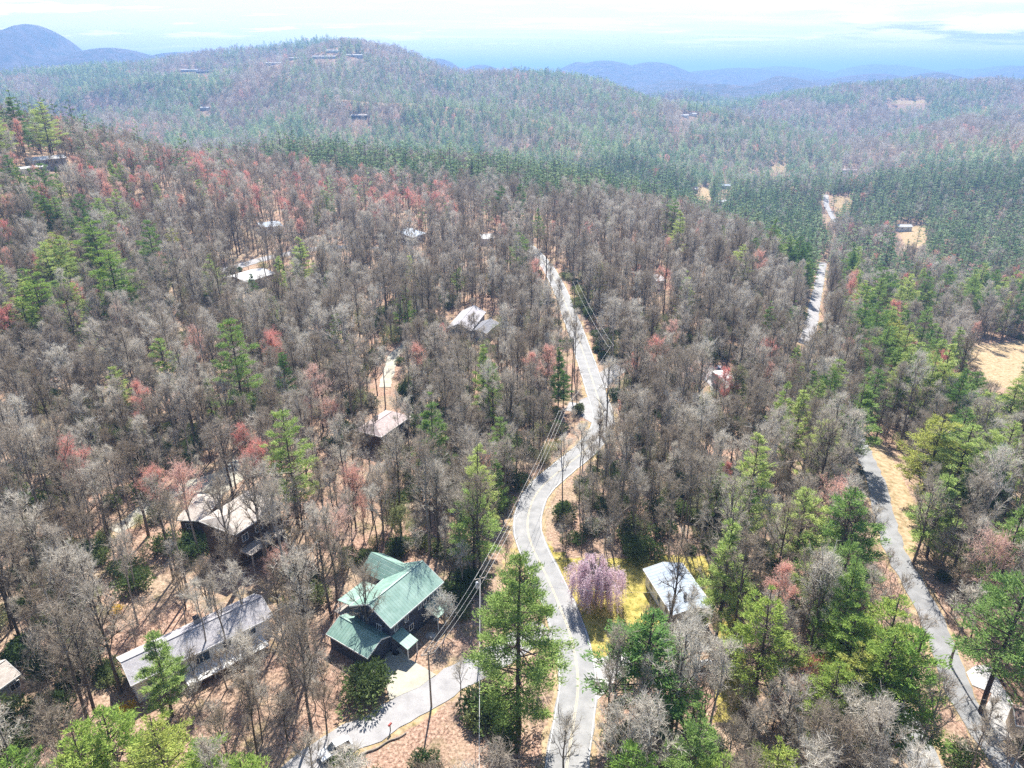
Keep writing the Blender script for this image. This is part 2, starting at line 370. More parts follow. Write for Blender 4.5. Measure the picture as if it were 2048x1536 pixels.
LANE2_PX = [(395, 546), (450, 540), (520, 520), (575, 508), (630, 498), (700, 494), (760, 497)]
JUNC_PX = [(1192, 775), (1222, 745), (1245, 735)]
JUNL_PX = [(1188, 815), (1160, 815), (1135, 812)]
LANE3_PX = [(1440, 790), (1425, 765), (1400, 750), (1350, 748), (1290, 745)]
roads = {}
for nm, pts, wd in (('main', MAIN_PX, 6.2), ('side', SIDE_PX, 5.2), ('back', BACK_PX, 4.6), ('valley', VAL_PX, 5.5), ('valley2', VAL2_PX, 6), ('lower', LOWER_PX, 4.5), ('drivewh', DRIVE_WH, 5.0),
                    ('loop', LOOP_PX, 3.6), ('lane', LANE_PX, 3.6), ('lane2', LANE2_PX, 6), ('junc', JUNC_PX, 6), ('junl', JUNL_PX, 6), ('lane3', LANE3_PX, 4)):
    roads[nm] = (smooth_line(poly_world(pts)), wd)
def ribbon(P, offs, lift):
    d = np.gradient(P, axis=0); d /= np.linalg.norm(d, axis=1)[:, None]; nrm = np.stack([-d[:, 1], d[:, 0]], 1)
    V = []
    for o in offs:
        xy = P + nrm * (o if np.isscalar(o) else np.asarray(o)[:, None]); V.append(np.column_stack([xy, terrain(xy[:, 0], xy[:, 1]) + lift]))
    V = np.stack(V, 1); n, k = V.shape[:2]; Fc = []
    for i in range(n - 1):
        for j in range(k - 1): Fc.append((i * k + j, i * k + j + 1, (i + 1) * k + j + 1, (i + 1) * k + j))
    return V.reshape(-1, 3), Fc
def resample(P, step):
    s = np.concatenate([[0], np.cumsum(np.linalg.norm(np.diff(P, axis=0), axis=1))]); n = max(2, int(s[-1] / step))
    q = np.linspace(0, s[-1], n); return np.column_stack([np.interp(q, s, P[:, 0]), np.interp(q, s, P[:, 1])])
def road(nm, oname, m, lift):
    P, wd = roads[nm]; P = resample(P, 1.5 if wd < 7 else 5)
    jit = (vnoise(P[:, 0] / 2.3, P[:, 1] / 2.3, 21) - .5) * (.3 if nm == 'main' else .9)
    V, Fc = ribbon(P, [-wd / 2 + jit, -wd / 4, 0, wd / 4, wd / 2 + jit], lift)
    o = MB().add(V, Fc).build(oname, m); tag(o, kind='structure'); return o
road('main', 'road', M['asphalt'], .10)
road('side', 'side_road', M['gravel'], .085)
road('back', 'back_road', M['darkasphalt'], .10)
road('valley', 'valley_road', M['gravel'], .16)
road('valley2', 'valley_road', M['gravel'], .5)
road('lower', 'lower_road', M['asphalt'], .10)
road('drivewh', 'driveway', M['paleconcrete'], .07)
road('loop', 'driveway', M['concrete'], .08)
road('lane', 'driveway', M['concrete'], .1)
road('lane2', 'lane', M['gravel'], .15)
road('junc', 'side_road', M['gravel'], .08)
road('junl', 'driveway', M['gravel'], .08)
road('lane3', 'driveway', M['gravel'], .1)
P = resample(roads['main'][0], 1.2)
mb = MB()
for o in (-.12, .12): mb.add(*ribbon(P, [o - .06, o + .06], .112))
tag(mb.build('road_centre_marking', M['yellowline']), kind='structure')
mb = MB()
for o in (-2.85, 2.85): mb.add(*ribbon(P[:int(len(P) * .98)], [o - .05, o + .05], .112))
sl = resample(poly_world([(1196, 773), (1218, 776)]), 1)
mb.add(*ribbon(sl, [-.25, .25], .115))
tag(mb.build('road_edge_marking', M['whiteline']), kind='structure')
def pad(name, pts, m, lift=.07):
    W = poly_world(pts); V = [(x, y, gz(x, y) + lift) for x, y in W]; c = W.mean(0); V.append((c[0], c[1], gz(*c) + lift)); n = len(W)
    mb = MB().add(V, [(i, (i + 1) % n, n) for i in range(n)]); o = mb.build(name, m); tag(o, kind='structure'); return W
PADS = [pad('concrete_driveway', [(775, 1298), (800, 1296), (818, 1318), (845, 1334), (872, 1350), (840, 1374), (779, 1401), (772, 1370), (762, 1350)], M['concrete'], .11),
        pad('gravel_apron', [(1165, 1400), (1165, 1330), (1200, 1325), (1240, 1345), (1218, 1378), (1190, 1405)], M['paleconcrete'], .06),
        pad('white_driveway', [(1932, 1345), (1950, 1332), (1978, 1330), (1990, 1345), (2003, 1372), (2022, 1400), (2055, 1475), (1996, 1482), (1969, 1420), (1984, 1405), (2000, 1392), (1975, 1378), (1944, 1371)], M['paleconcrete'], .1),
        pad('driveway_pad', [(1405, 735), (1440, 735), (1448, 775), (1425, 772)], M['gravel'], .12),
        pad('driveway_pad', [(352, 968), (420, 950), (470, 930), (500, 950), (430, 1000), (385, 1000)], M['concrete'], .1),
        pad('junction_pad', [(1150, 822), (1160, 800), (1185, 790), (1215, 800), (1222, 830), (1190, 850), (1170, 838)], M['gravel'], .07)]

# ---------------------------------------------------------------- ground cover polygons
def inside(X, Y, P):
    P = np.asarray(P); r = np.zeros(X.shape, bool); n = len(P); j = n - 1
    for i in range(n):
        xi, yi = P[i]; xj, yj = P[j]
        c = ((yi > Y) != (yj > Y)) & (X < (xj - xi) * (Y - yi) / (yj - yi + 1e-12) + xi); r ^= c; j = i
    return r
LAWN = poly_world([(1080, 1080), (1130, 1112), (1250, 1116), (1400, 1112), (1440, 1140), (1400, 1200), (1310, 1250), (1300, 1290), (1200, 1318), (1172, 1285), (1140, 1210), (1100, 1140)])
YARD2 = poly_world([(1420, 1240), (1475, 1235), (1490, 1320), (1475, 1440), (1430, 1450), (1425, 1380), (1450, 1300)])
FIELD = poly_world([(1925, 715), (1960, 690), (2048, 680), (2200, 670), (2250, 820), (2048, 790), (1985, 770), (1950, 745)])
FIELD2 = poly_world([(1790, 453), (1850, 450), (1852, 492), (1818, 494), (1800, 475)])
FIELD3 = poly_world([(1780, 199), (1848, 199), (1850, 208), (1800, 210)])
FIELD4 = poly_world([(1395, 375), (1418, 372), (1420, 400), (1398, 402)])
FIELD5 = poly_world([(1542, 328), (1568, 328), (1566, 343), (1548, 345)])
FIELD6 = poly_world([(1664, 393), (1702, 396), (1705, 410), (1680, 432), (1668, 425)])
FIELD7 = poly_world([(0, 322), (45, 330), (60, 345), (40, 360), (-40, 362)])
VERGE_B = poly_world([(1745, 880), (1775, 890), (1800, 950), (1832, 1010), (1835, 1060), (1822, 1130), (1800, 1110), (1780, 1040), (1765, 985), (1748, 930)])
VERGE_L = poly_world([(1858, 1475), (1880, 1480), (1905, 1560), (1875, 1560)])
VERGE_M = poly_world([(1015, 1100), (1035, 1040), (1042, 990), (1095, 945), (1150, 905), (1180, 860), (1130, 830), (1180, 845), (1210, 850), (1240, 820), (1222, 780), (1235, 830), (1215, 880), (1150, 930), (1075, 985), (1048, 1050), (1050, 1100), (1085, 1150), (1110, 1215), (1040, 1170), (1000, 1200), (990, 1150)])
VERGE_S = poly_world([(620, 1545), (700, 1490), (790, 1450), (850, 1405), (930, 1360), (1000, 1325), (1005, 1340), (930, 1385), (870, 1430), (800, 1475), (720, 1515), (660, 1560)])
OPEN = [LAWN, FIELD, FIELD2, FIELD3, FIELD4, FIELD5, FIELD6, VERGE_B, VERGE_L, PADS[0], PADS[2], PADS[5]]

# ---------------------------------------------------------------- terrain mesh
def build_ground():
    ys = np.concatenate([np.arange(-120, 30, 6.0), np.exp(np.linspace(math.log(150 + 30), math.log(40000), 760)) - 150])
    us = np.linspace(-1.35, 1.35, 700)
    Y, U = np.meshgrid(ys, us, indexing='ij'); X = U * (Y + 190)
    Z = terrain(X, Y); n, k = X.shape
    V = np.stack([X, Y, Z], -1).reshape(-1, 3); idx = np.arange(n * k).reshape(n, k)
    Q = np.stack([idx[:-1, :-1], idx[:-1, 1:], idx[1:, 1:], idx[1:, :-1]], -1).reshape(-1, 4)
    grass = np.zeros(X.shape); tan = np.zeros(X.shape)
    for P in (LAWN, YARD2): grass[inside(X, Y, P)] = 1
    for P in (FIELD, FIELD2, FIELD3, FIELD4, FIELD5, FIELD6, FIELD7, VERGE_B, VERGE_L): tan[inside(X, Y, P)] = 1
    for P in (VERGE_M, VERGE_S): grass[inside(X, Y, P)] = .42; tan[inside(X, Y, P)] = .62
    # narrow grassy shoulders along the roads
    for nm in ('main', 'side', 'back', 'valley', 'loop'):
        P, wd = roads[nm]; P = resample(P, 3)
        m = (X > P[:, 0].min() - 6) & (X < P[:, 0].max() + 6) & (Y > P[:, 1].min() - 6) & (Y < P[:, 1].max() + 6)
        ii = np.argwhere(m)
        dx = np.full(len(ii), 1e9)
        xx, yy = X[m], Y[m]
        for p in P: dx = np.minimum(dx, (xx - p[0]) ** 2 + (yy - p[1]) ** 2)
        sh = np.sqrt(dx) < wd / 2 + 1.0
        t0 = tan[m]; g0 = grass[m]; t0[sh] = np.maximum(t0[sh], .8); g0[sh] = np.maximum(g0[sh], .3); tan[m] = t0; grass[m] = g0
    me = mesh_np('ground', V, Q, [], smooth=True)
    a = me.color_attributes.new('cover', 'FLOAT_COLOR', 'POINT')
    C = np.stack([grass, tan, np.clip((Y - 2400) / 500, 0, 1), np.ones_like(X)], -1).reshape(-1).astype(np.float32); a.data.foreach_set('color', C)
    m = bpy.data.materials.new('groundcover'); m.use_nodes = True; t = m.node_tree; b = t.nodes['Principled BSDF']; b.inputs['Roughness'].default_value = 1; b.inputs['Specular IOR Level'].default_value = 0
    n_ = t.nodes.new; l = t.links.new
    geo = n_('ShaderNodeNewGeometry'); at_ = n_('ShaderNodeAttribute'); at_.attribute_name = 'cover'; sp = n_('ShaderNodeSeparateColor'); l(at_.outputs['Color'], sp.inputs[0])
    def nz(s, det=8, rough=.65):
        q = n_('ShaderNodeTexNoise'); q.inputs['Scale'].default_value = s; q.inputs['Detail'].default_value = det; q.inputs['Roughness'].default_value = rough; l(geo.outputs['Position'], q.inputs['Vector']); return q.outputs[0]
    def ramp(v, stops):
        r = n_('ShaderNodeValToRGB'); e = r.color_ramp.elements
        while len(e) < len(stops): e.new(.5)
        for i, (p, c) in enumerate(stops): e[i].position = p; e[i].color = tuple(c) + (1,)
        l(v, r.inputs[0]); return r.outputs[0]
    def mix(f, a_, b_, blend='MIX'):
        x = n_('ShaderNodeMixRGB'); x.blend_type = blend
        for i, v in enumerate((f, a_, b_)):
            if isinstance(v, (int, float)): x.inputs[i].default_value = v
            elif isinstance(v, tuple): x.inputs[i].default_value = v + (1,)
            else: l(v, x.inputs[i])
        return x.outputs[0]
    fine = nz(2.2, 10, .75)
    litter = ramp(fine, [(.36, (.07, .04, .03)), (.47, (.26, .165, .12)), (.56, (.42, .28, .21)), (.7, (.58, .43, .34))])
    litter = mix(ramp(nz(.06, 4), [(.42, (0, 0, 0)), (.62, (1, 1, 1))]), litter, ramp(fine, [(.3, (.08, .06, .04)), (.52, (.36, .27, .19)), (.72, (.54, .44, .33))]))
    litter = mix(ramp(nz(.14, 5), [(.55, (0, 0, 0)), (.7, (.6, .6, .6))]), litter, (.12, .13, .05))
    grs = ramp(nz(.8, 10, .8), [(.40, (.13, .13, .04)), (.49, (.34, .28, .075)), (.62, (.50, .41, .15))])
    tn = ramp(nz(.8, 9), [(.34, (.20, .16, .08)), (.5, (.38, .28, .17)), (.68, (.50, .38, .25))])
    edge = nz(.7, 6)
    def thr(v):
        x = n_('ShaderNodeMath'); x.operation = 'ADD'; l(v, x.inputs[0]); l(edge, x.inputs[1]); y = n_('ShaderNodeMapRange'); l(x.outputs[0], y.inputs[0]); y.inputs[1].default_value = .9; y.inputs[2].default_value = 1.12; return y.outputs[0]
    c = mix(thr(sp.outputs[1]), litter, tn); c = mix(thr(sp.outputs[0]), c, grs)
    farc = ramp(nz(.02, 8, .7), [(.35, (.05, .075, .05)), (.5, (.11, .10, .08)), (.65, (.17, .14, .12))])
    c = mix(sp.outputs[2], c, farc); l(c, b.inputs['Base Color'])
    bp = n_('ShaderNodeBump'); bp.inputs['Strength'].default_value = .7; bp.inputs['Distance'].default_value = .12; l(fine, bp.inputs['Height']); l(bp.outputs[0], b.inputs['Normal'])
    me.materials.append(m); o = mobj('ground', me); tag(o, kind='structure')
build_ground()


# ---------------------------------------------------------------- houses
LANDMARKS = []; HOUSES = []
def fit(A, B, Cc, he):
    """eave corners seen in the photo -> a true rectangle standing on the ground"""
    a, b, c = (np.array(at(p[0], p[1], he)) for p in (A, B, Cc))
    u = b - a; Lh = np.linalg.norm(u); u /= Lh; v = np.array([-u[1], u[0]]); wd = float((c - a) @ v)
    if wd < 0: v = -v; wd = -wd
    return a, u, v, Lh, wd
def gable(root, o, u, v, Lh, wd, z0, he, rise, roofm, wallm, over=.5, th=.18, windows=(), hip=0.0, chim=None, base=-1.5, wall=True):
    """o: eave corner on the ground plan; local frame x along the eave, y across. Builds wall and roof under root (which stands at o)."""
    def W(x, y, z): return (x, y, z)
    if wall:
        mb = MB(); x0, x1, y0, y1 = over, Lh - over, over, wd - over
        zr = he + rise * (1 - over / (wd / 2)) * .0
        slope = rise / (wd / 2); ze = he + over * slope - th - .03
        ym = wd / 2; zm = he + rise - th - .03
        V = [(x0, y0, base), (x1, y0, base), (x1, y1, base), (x0, y1, base), (x0, y0, ze), (x1, y0, ze), (x1, y1, ze), (x0, y1, ze)]
        if hip: mb.add(V, [(0, 1, 5, 4), (1, 2, 6, 5), (2, 3, 7, 6), (3, 0, 4, 7)])
        else:
            V += [(x0, ym, zm), (x1, ym, zm)]
            mb.add(V, [(0, 1, 5, 4), (2, 3, 7, 6), (1, 2, 6, 9, 5), (3, 0, 4, 8, 7)])
        mb.build('wall', wallm, root)
    mb = MB(); ym = wd / 2; zr = he + rise
    h = hip
    mb.slab([(0, 0, he), (Lh, 0, he), (Lh - h, ym, zr), (h, ym, zr)], th)
    mb.slab([(Lh, wd, he), (0, wd, he), (h, ym, zr), (Lh - h, ym, zr)], th)
    if h:
        mb.slab([(0, wd, he), (0, 0, he), (h, ym, zr)], th); mb.slab([(Lh, 0, he), (Lh, wd, he), (Lh - h, ym, zr)], th)
    mb.box(Lh / 2, ym, zr + .02, Lh - 2 * h, .3, .06)
    rf = mb.build('roof', roofm, root)
    # fascia boards, standing proud of the roof edge
    mb = MB()
    mb.box(Lh / 2, -.02, he - th / 2 - .02, Lh + .04, .05, th + .08); mb.box(Lh / 2, wd + .02, he - th / 2 - .02, Lh + .04, .05, th + .08)
    if h:
        for xx in (-.02, Lh + .02): mb.box(xx, wd / 2, he - th / 2 - .02, .05, wd + .09, th + .074)
    if not h:
        for xx in (-.03, Lh + .03):
            for (ya, za, yb, zb) in ((0, he, ym, zr), (wd, he, ym, zr)):
                mb.add([(xx - .025, ya, za + .02), (xx + .025, ya, za + .02), (xx + .025, ya, za - th - .05), (xx - .025, ya, za - th - .05),
                        (xx - .025, yb, zb + .02), (xx + .025, yb, zb + .02), (xx + .025, yb, zb - th - .05), (xx - .025, yb, zb - th - .05)],
                       [(0, 1, 5, 4), (1, 2, 6, 5), (2, 3, 7, 6), (3, 0, 4, 7), (0, 3, 2, 1), (4, 5, 6, 7)])
    f = mb.build('fascia', M['trim'], root)
    for (side, s, z, ww, hh) in windows:        # side 0 front eave wall,1 far end,2 back,3 near end
        if side in (0, 2): cx, cy_, rz = s, (over if side == 0 else wd - over), 0.0
        else: cx, cy_, rz = (Lh - over if side == 1 else over), s, R(90)
        sg = {0: (0, -1), 1: (1, 0), 2: (0, 1), 3: (-1, 0)}[side]
        wf = MB()
        fr = .09
        for dx, dz, sx, sz in ((0, hh / 2, ww + fr, fr), (0, -hh / 2, ww + fr, fr), (-ww / 2, 0, fr, hh - fr), (ww / 2, 0, fr, hh - fr), (0, 0, .05, hh - fr)):
            ox, oy = (dx, 0) if rz == 0 else (0, dx)
            wf.box(cx + sg[0] * .05 + ox, cy_ + sg[1] * .05 + oy, z + dz, sx, .1, sz, rz)
        wo = wf.build('window', M['trim'], root)
        MB().box(cx + sg[0] * .012, cy_ + sg[1] * .012, z, ww - .02, .04, hh - .02, rz).build('pane', M['glass'], wo)
    if chim:
        cx, cy_, ht, s = chim; mb = MB(); zz = he + rise * (1 - abs(cy_ - ym) / ym)
        mb.box(cx, cy_, zz + ht / 2 - .3, s, s, ht + .6); c = mb.build('chimney', M['stone'] if s > .5 else M['black'], rf)
        MB().box(cx, cy_, zz + ht + .04, s + .15, s + .15, .1).build('cap', M['black'], rf)
    return rf
def place(o, u, name, label, cat='house', group=None):
    e = empty(name, (float(o[0]), float(o[1]), gz(*o)), math.atan2(u[1], u[0]), label, cat, group); return e
def house(name, label, A, B, Cc, he, rise, roofm, wallm, windows=(), short=None, flip=False, **k):
    a, u, v, Lh, wd = fit(A, B, Cc, he)
    # local y must be +90 deg from u: otherwise start from b and run back
    if u[0] * v[1] - u[1] * v[0] < 0:
        a = a + u * Lh; u = -u
    e = place(a, u, name, label); gable(e, a, u, v, Lh, wd, 0, he, rise, roofm, wallm, windows=windows, **k)
    c = a + u * Lh / 2 + v * wd / 2
    HOUSES.append((a, u, v, Lh, wd))
    if short: LANDMARKS.append((short, c[0], c[1]))
    return e, a, u, v, Lh, wd
def local(e, fn, name, m, parent=None): mb = MB(); fn(mb); return mb.build(name, m, parent or e)

# green metal-roofed house: A is its near front corner
e, a, u, v, Lh, wd = house('green_roofed_house', 'dark blue two storey house with green metal roof, wings and deck beside the side road', (781.5, 1256), (887.6, 1164), (694, 1215), 6.0, 2.6, M['greenroof'], M['navywall'],
    windows=[(0, 1.6, 4.6, .8, 1.2), (0, 4.2, 4.6, .8, 1.3), (0, 7.6, 4.8, .8, 1.1), (0, 8.9, 4.8, .8, 1.1), (0, 10.6, 4.9, .9, 1.1), (0, 11.7, 4.9, .9, 1.1), (0, 12.7, 4.9, .7, 1.1), (0, 5.2, 2.0, 1.0, 1.2), (3, 3.2, 4.2, 1, 1.2), (3, 6.2, 4.2, 1, 1.2)], short='the green roofed house')
def wing_roof(mb, p0, L_, W_, he, rise, ang):
    """gable over a rectangle whose centre line starts at p0 and runs along ang, in the house's frame"""
    c, s = math.cos(ang), math.sin(ang)
    def T(x, y, z): return (p0[0] + x * c - y * s, p0[1] + x * s + y * c, z)
    mb.slab([T(0, -W_ / 2, he), T(L_, -W_ / 2, he), T(L_, 0, he + rise), T(0, 0, he + rise)], .15)
    mb.slab([T(L_, W_ / 2, he), T(0, W_ / 2, he), T(0, 0, he + rise), T(L_, 0, he + rise)], .15)
mb = MB(); wing_roof(mb, (Lh - 2.6, wd / 2 + .3), 9.8, 6.0, 5.7, 2.2, R(90)); r2 = mb.build('wing_roof', M['greenroof'], e)
MB().box(Lh - 2.6, wd + 2.4, 2.2, 5.0, 5.0, 6.9).build('wing_wall', M['navywall'], e)
mb = MB(); mb.slab([(1.0, wd + .3, 5.1), (1.0, wd + 4.0, 4.6), (7.2, wd + 4.0, 4.6), (7.2, wd + .3, 5.1)][::-1], .15); mb.build('porch_roof', M['greenroof'], e)
mb = MB(); mb.box(5.2, wd + 2.2, 2.6, 10.0, 4.2, .18)
for x in (.4, 3.5, 7, 10): mb.box(x, wd + 4.1, .9, .16, .16, 3.3)
for x in np.arange(.3, 10.2, .35): mb.box(x, wd + 4.25, 3.15, .05, .05, .9)
mb.box(5.2, wd + 4.25, 3.63, 10, .09, .06); mb.build('deck', M['deck'], e)
for x in (1.2, 4.0, 7.0): MB().box(x, wd + 3.8, 3.6, .14, .14, 1.9).build('porch_post', M['trim'], e)
# front porch roofs of the green house
mb = MB(); mb.slab([(8.6, -2.6, 2.9), (12.9, -2.6, 2.9), (12.9, .45, 3.9), (8.6, .45, 3.9)], .12); mb.build('entrance_roof', M['greenroof'], e); mb = MB()
mb.slab([(.4, -3.0, 2.7), (3.0, -3.0, 2.7), (3.0, .45, 3.7), (.4, .45, 3.7)], .12); mb.build('entrance_roof', M['greenroof'], e)
for x, y in ((8.8, -2.4), (12.7, -2.4), (10.8, -2.4), (.6, -2.8), (2.8, -2.8)): MB().box(x, y, .8, .14, .14, 4.0).build('entrance_post', M['trim'], e)
gx, gy = a + u * 10.8 - v * 1.0
# carport / garage
e2, a2, u2, v2, L2, W2 = house('carport', 'open carport with pale green metal roof in front of the green roofed house', (735, 1317), (652, 1268), (792, 1268), 3.0, 1.5, M['greenroof'], M['navywall'], short='the green carport', over=.4)
# white metal roof cottage
e3, *_ = house('white_roofed_cottage', 'single storey cottage with pale blue white metal roof beside the yellow lawn', (1344, 1232), (1286, 1138), (1424, 1215), 3.4, .9, M['whiteroof'], M['whitewall'],
    windows=[(2, 3.0, 1.7, 1.2, 1.2), (2, 6.5, 1.7, 1.2, 1.2), (2, 9.6, 1.7, 1.0, 1.2), (0, 3.0, 1.7, 1.2, 1.2), (0, 6.5, 1.7, 1.2, 1.2), (0, 9.6, 1.7, 1.0, 1.2), (3, 2.2, 1.7, 1.4, 1.2), (3, 5.6, 1.7, 1.0, 1.2)], short='the white roofed cottage', chim=(10.0, 3.6, .9, .42))
# long low white house
e4, a4, u4, v4, L4, W4 = house('long_grey_roofed_house', 'long white house with grey shingle roof and front deck behind a bright pine', (262, 1372), (546, 1232), (225, 1318), 4.2, 1.9, M['greyroof'], M['whitewall'],
    windows=[(0, 3, 2.9, 1.6, 1.2), (0, 7, 2.9, 1.2, 1.2), (0, 10.5, 2.6, 2.2, 1.9), (0, 14.5, 2.9, 1.4, 1.2), (0, 18.5, 2.9, 1.6, 1.2), (3, 2.5, 2.8, 1.2, 1.2), (3, 5.5, 2.8, 1.2, 1.2)], short='the long grey roofed house', chim=(12, 5.8, 1.2, .9))
mb = MB(); mb.box(13.5, -1.2, 1.3, 13, 3.2, .18)
for x in np.arange(7.1, 20, .4): mb.box(x, -2.75, 1.85, .05, .05, .95)
mb.box(13.5, -2.75, 2.35, 13, .1, .08)
for x in (7.2, 11, 15, 19.8): mb.box(x, -2.6, -.3, .15, .15, 3.2)
mb.build('deck', M['trim'], e4)
# tall brown house
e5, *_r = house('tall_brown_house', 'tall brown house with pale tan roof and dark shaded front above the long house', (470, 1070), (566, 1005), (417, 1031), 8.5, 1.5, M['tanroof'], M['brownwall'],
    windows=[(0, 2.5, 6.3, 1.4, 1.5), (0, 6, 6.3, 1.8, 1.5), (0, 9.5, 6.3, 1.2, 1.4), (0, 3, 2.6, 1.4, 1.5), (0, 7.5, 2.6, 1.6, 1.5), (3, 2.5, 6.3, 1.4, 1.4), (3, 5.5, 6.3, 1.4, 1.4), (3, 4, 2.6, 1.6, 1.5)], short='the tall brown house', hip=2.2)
mb = MB(); mb.box(5, -1.3, 4.4, 9, 3.2, .2)
for x in (.8, 3.5, 6.5, 9.3): mb.box(x, -2.7, 1.3, .22, .22, 6.2)
for x in np.arange(.6, 9.5, .5): mb.box(x, -2.85, 5.0, .06, .06, 1.0)
mb.box(5, -2.85, 5.5, 9, .12, .08); mb.build('deck', M['deck'], e5)
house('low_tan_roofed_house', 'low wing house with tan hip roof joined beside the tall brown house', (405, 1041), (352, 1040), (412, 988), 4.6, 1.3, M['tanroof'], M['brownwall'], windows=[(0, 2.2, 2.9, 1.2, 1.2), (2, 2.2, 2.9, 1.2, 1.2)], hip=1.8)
# pink hip roof house
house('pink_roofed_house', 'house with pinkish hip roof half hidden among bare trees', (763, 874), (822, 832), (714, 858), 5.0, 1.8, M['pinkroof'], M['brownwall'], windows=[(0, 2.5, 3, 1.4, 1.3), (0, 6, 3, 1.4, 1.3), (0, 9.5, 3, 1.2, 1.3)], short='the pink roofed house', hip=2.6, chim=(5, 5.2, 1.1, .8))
house('tan_roofed_corner_house', 'house with pale tan roof cut by the picture edge beside the long grey roofed house', (42, 1348), (-70, 1428), (2, 1314), 4.2, 1.6, M['tanroof'], M['greywall'], windows=[(0, 3, 2.6, 1.4, 1.2), (0, 7, 2.6, 1.4, 1.2)], short='the tan roofed corner house')
house('grey_gabled_house', 'grey shingled house with steep gable among bare trees left of the road', (942, 662), (972, 624), (906, 641), 4.5, 2.4, M['greyroof'], M['greywall'], windows=[(0, 3, 2.7, 1.4, 1.3), (0, 7, 2.7, 1.4, 1.3), (3, 3, 2.7, 1.2, 1.3)], short='the grey gabled house')
house('dark_roofed_house', 'low dark roofed house joined to the grey gabled house', (972, 667), (998, 646), (948, 655), 3.6, 1.2, M['darkroof'], M['greywall'], windows=[(0, 2.5, 2, 1.2, 1.2)])
house('pale_roofed_house', 'house with pale grey roof and brown gable wall behind the leaning pine', (493, 564), (552, 547), (466, 545), 4.2, 1.4, M['paleroof'], M['tanwall'], windows=[(0, 3, 2.6, 1.4, 1.3), (0, 8, 2.6, 1.4, 1.3)], short='the pale roofed house')
house('striped_roofed_house', 'small house with bright striped metal roof beside the orange tree', (522, 455), (566, 455), (522, 441), 4.0, .9, M['whiteroof'], M['whitewall'], windows=[(0, 4, 2.3, 1.4, 1.2)], short='the striped roofed house')
house('bluish_roofed_house', 'house with pale bluish roof beside a pinkish red tree', (826, 475), (852, 466), (810, 450), 4.2, 2.0, M['whiteroof'], M['greywall'], windows=[(0, 3, 2.6, 1.4, 1.3)], short='the bluish roofed house')
house('white_distant_house', 'small white house by the head of the road', (965, 478), (990, 476), (968, 467), 3.6, 1.4, M['paleroof'], M['whitewall'], windows=[(0, 4, 2, 1.4, 1.2)], short='the small white house')
house('hillside_house', 'house with pale roof on the wooded hillside under tall pines', (60, 322), (136, 322), (78, 314), 5.0, 1.5, M['paleroof'], M['greywall'], windows=[(0, 4, 3, 2, 1.5), (0, 9, 3, 2, 1.5), (0, 14, 3, 2, 1.5)], short='the hillside house')
house('hillside_garage', 'low garage with pale roof in front of the hillside house', (42, 338), (98, 338), (50, 331), 3.0, .8, M['paleroof'], M['greywall'], windows=[(0, 4, 1.7, 2, 1.2)])
house('small_grey_house', 'small house with pale grey roof beside a greenish round tree', (1450, 776), (1484, 778), (1446, 742), 3.8, 1.4, M['paleroof'], M['greywall'], windows=[(0, 2.5, 2.2, 1.2, 1.2)], short='the small grey house')
house('little_white_house', 'tiny white house beside a bright red tree', (1313, 562), (1332, 562), (1315, 549), 4.0, 1.4, M['paleroof'], M['whitewall'], windows=[(0, 2.4, 2.2, 1.2, 1.2)], short='the little white house')
house('brown_edge_house', 'brown roofed house at the picture edge beside the white driveway', (2032, 1450), (2095, 1470), (2030, 1410), 3.5, 1.3, M['brownroof'], M['tanwall'], short='the brown edge house')
FAR_HOUSES = [(702, 232, 32, 'wide tan roofed house alone on the middle ridge slope', 'tanroof', 'brownwall'),
    (530, 126, 34, 'flat pale roofed house on the upper mountain slope', 'paleroof', 'greywall'), (625, 113, 46, 'largest white roofed house just under the mountain top', 'paleroof', 'greywall'),
    (652, 101, 24, 'pale house closest to the mountain summit', 'paleroof', 'whitewall'), (692, 110, 32, 'long low pale house under the summit trees', 'paleroof', 'greywall'), (362, 139, 34, 'grey roofed house on the lower mountain shoulder', 'paleroof', 'greywall'),
    (392, 142, 30, 'dark walled house on the mountain shoulder', 'darkroof', 'brownwall'), (577, 116, 20, 'small pale house beside a rounded tree on the mountain', 'paleroof', 'greywall'), (1362, 231, 16, 'white house high on the wooded middle ridge', 'paleroof', 'whitewall'),
    (1380, 228, 14, 'second white house high on the wooded middle ridge', 'paleroof', 'whitewall'), (1681, 342, 34, 'pinkish roofed house in the far valley clearing', 'pinkroof', 'whitewall'), (1384, 382, 10, 'small cream barn beside the tan clearing', 'paleroof', 'tanwall'),
    (1430, 408, 24, 'white roofed house among the valley pines', 'paleroof', 'whitewall'), (1795, 459, 30, 'long white house along the head of the tan field', 'paleroof', 'whitewall'), (1438, 374, 24, 'blue roofed house behind the small clearing', 'whiteroof', 'greywall'),
    (400, 216, 18, 'grey house low on the mountain flank', 'paleroof', 'greywall'), (1925, 548, 20, 'pale roofed house below the wooded hill', 'whiteroof', 'whitewall')]
for px, py, wpx, lab, rm, wm in FAR_HOUSES:
    x, y = at(px + wpx / 2, py + 4); z = gz(x, y); wm_ = max(9.0, wpx / F * math.hypot(y, 88) * .95)
    ee = empty('distant_house', (x - wm_ / 2, y, z), 0, lab, 'house'); gable(ee, None, None, None, wm_, 9, 0, 4.6, 1.7, M[rm], M[wm], windows=[(0, wm_ * .3, 2.8, 1.6, 1.3), (0, wm_ * .7, 2.8, 1.6, 1.3)], base=-6)
    HOUSES.append((np.array([x - wm_ / 2, y]), np.array([1., 0]), np.array([0, 1.]), wm_, 9))

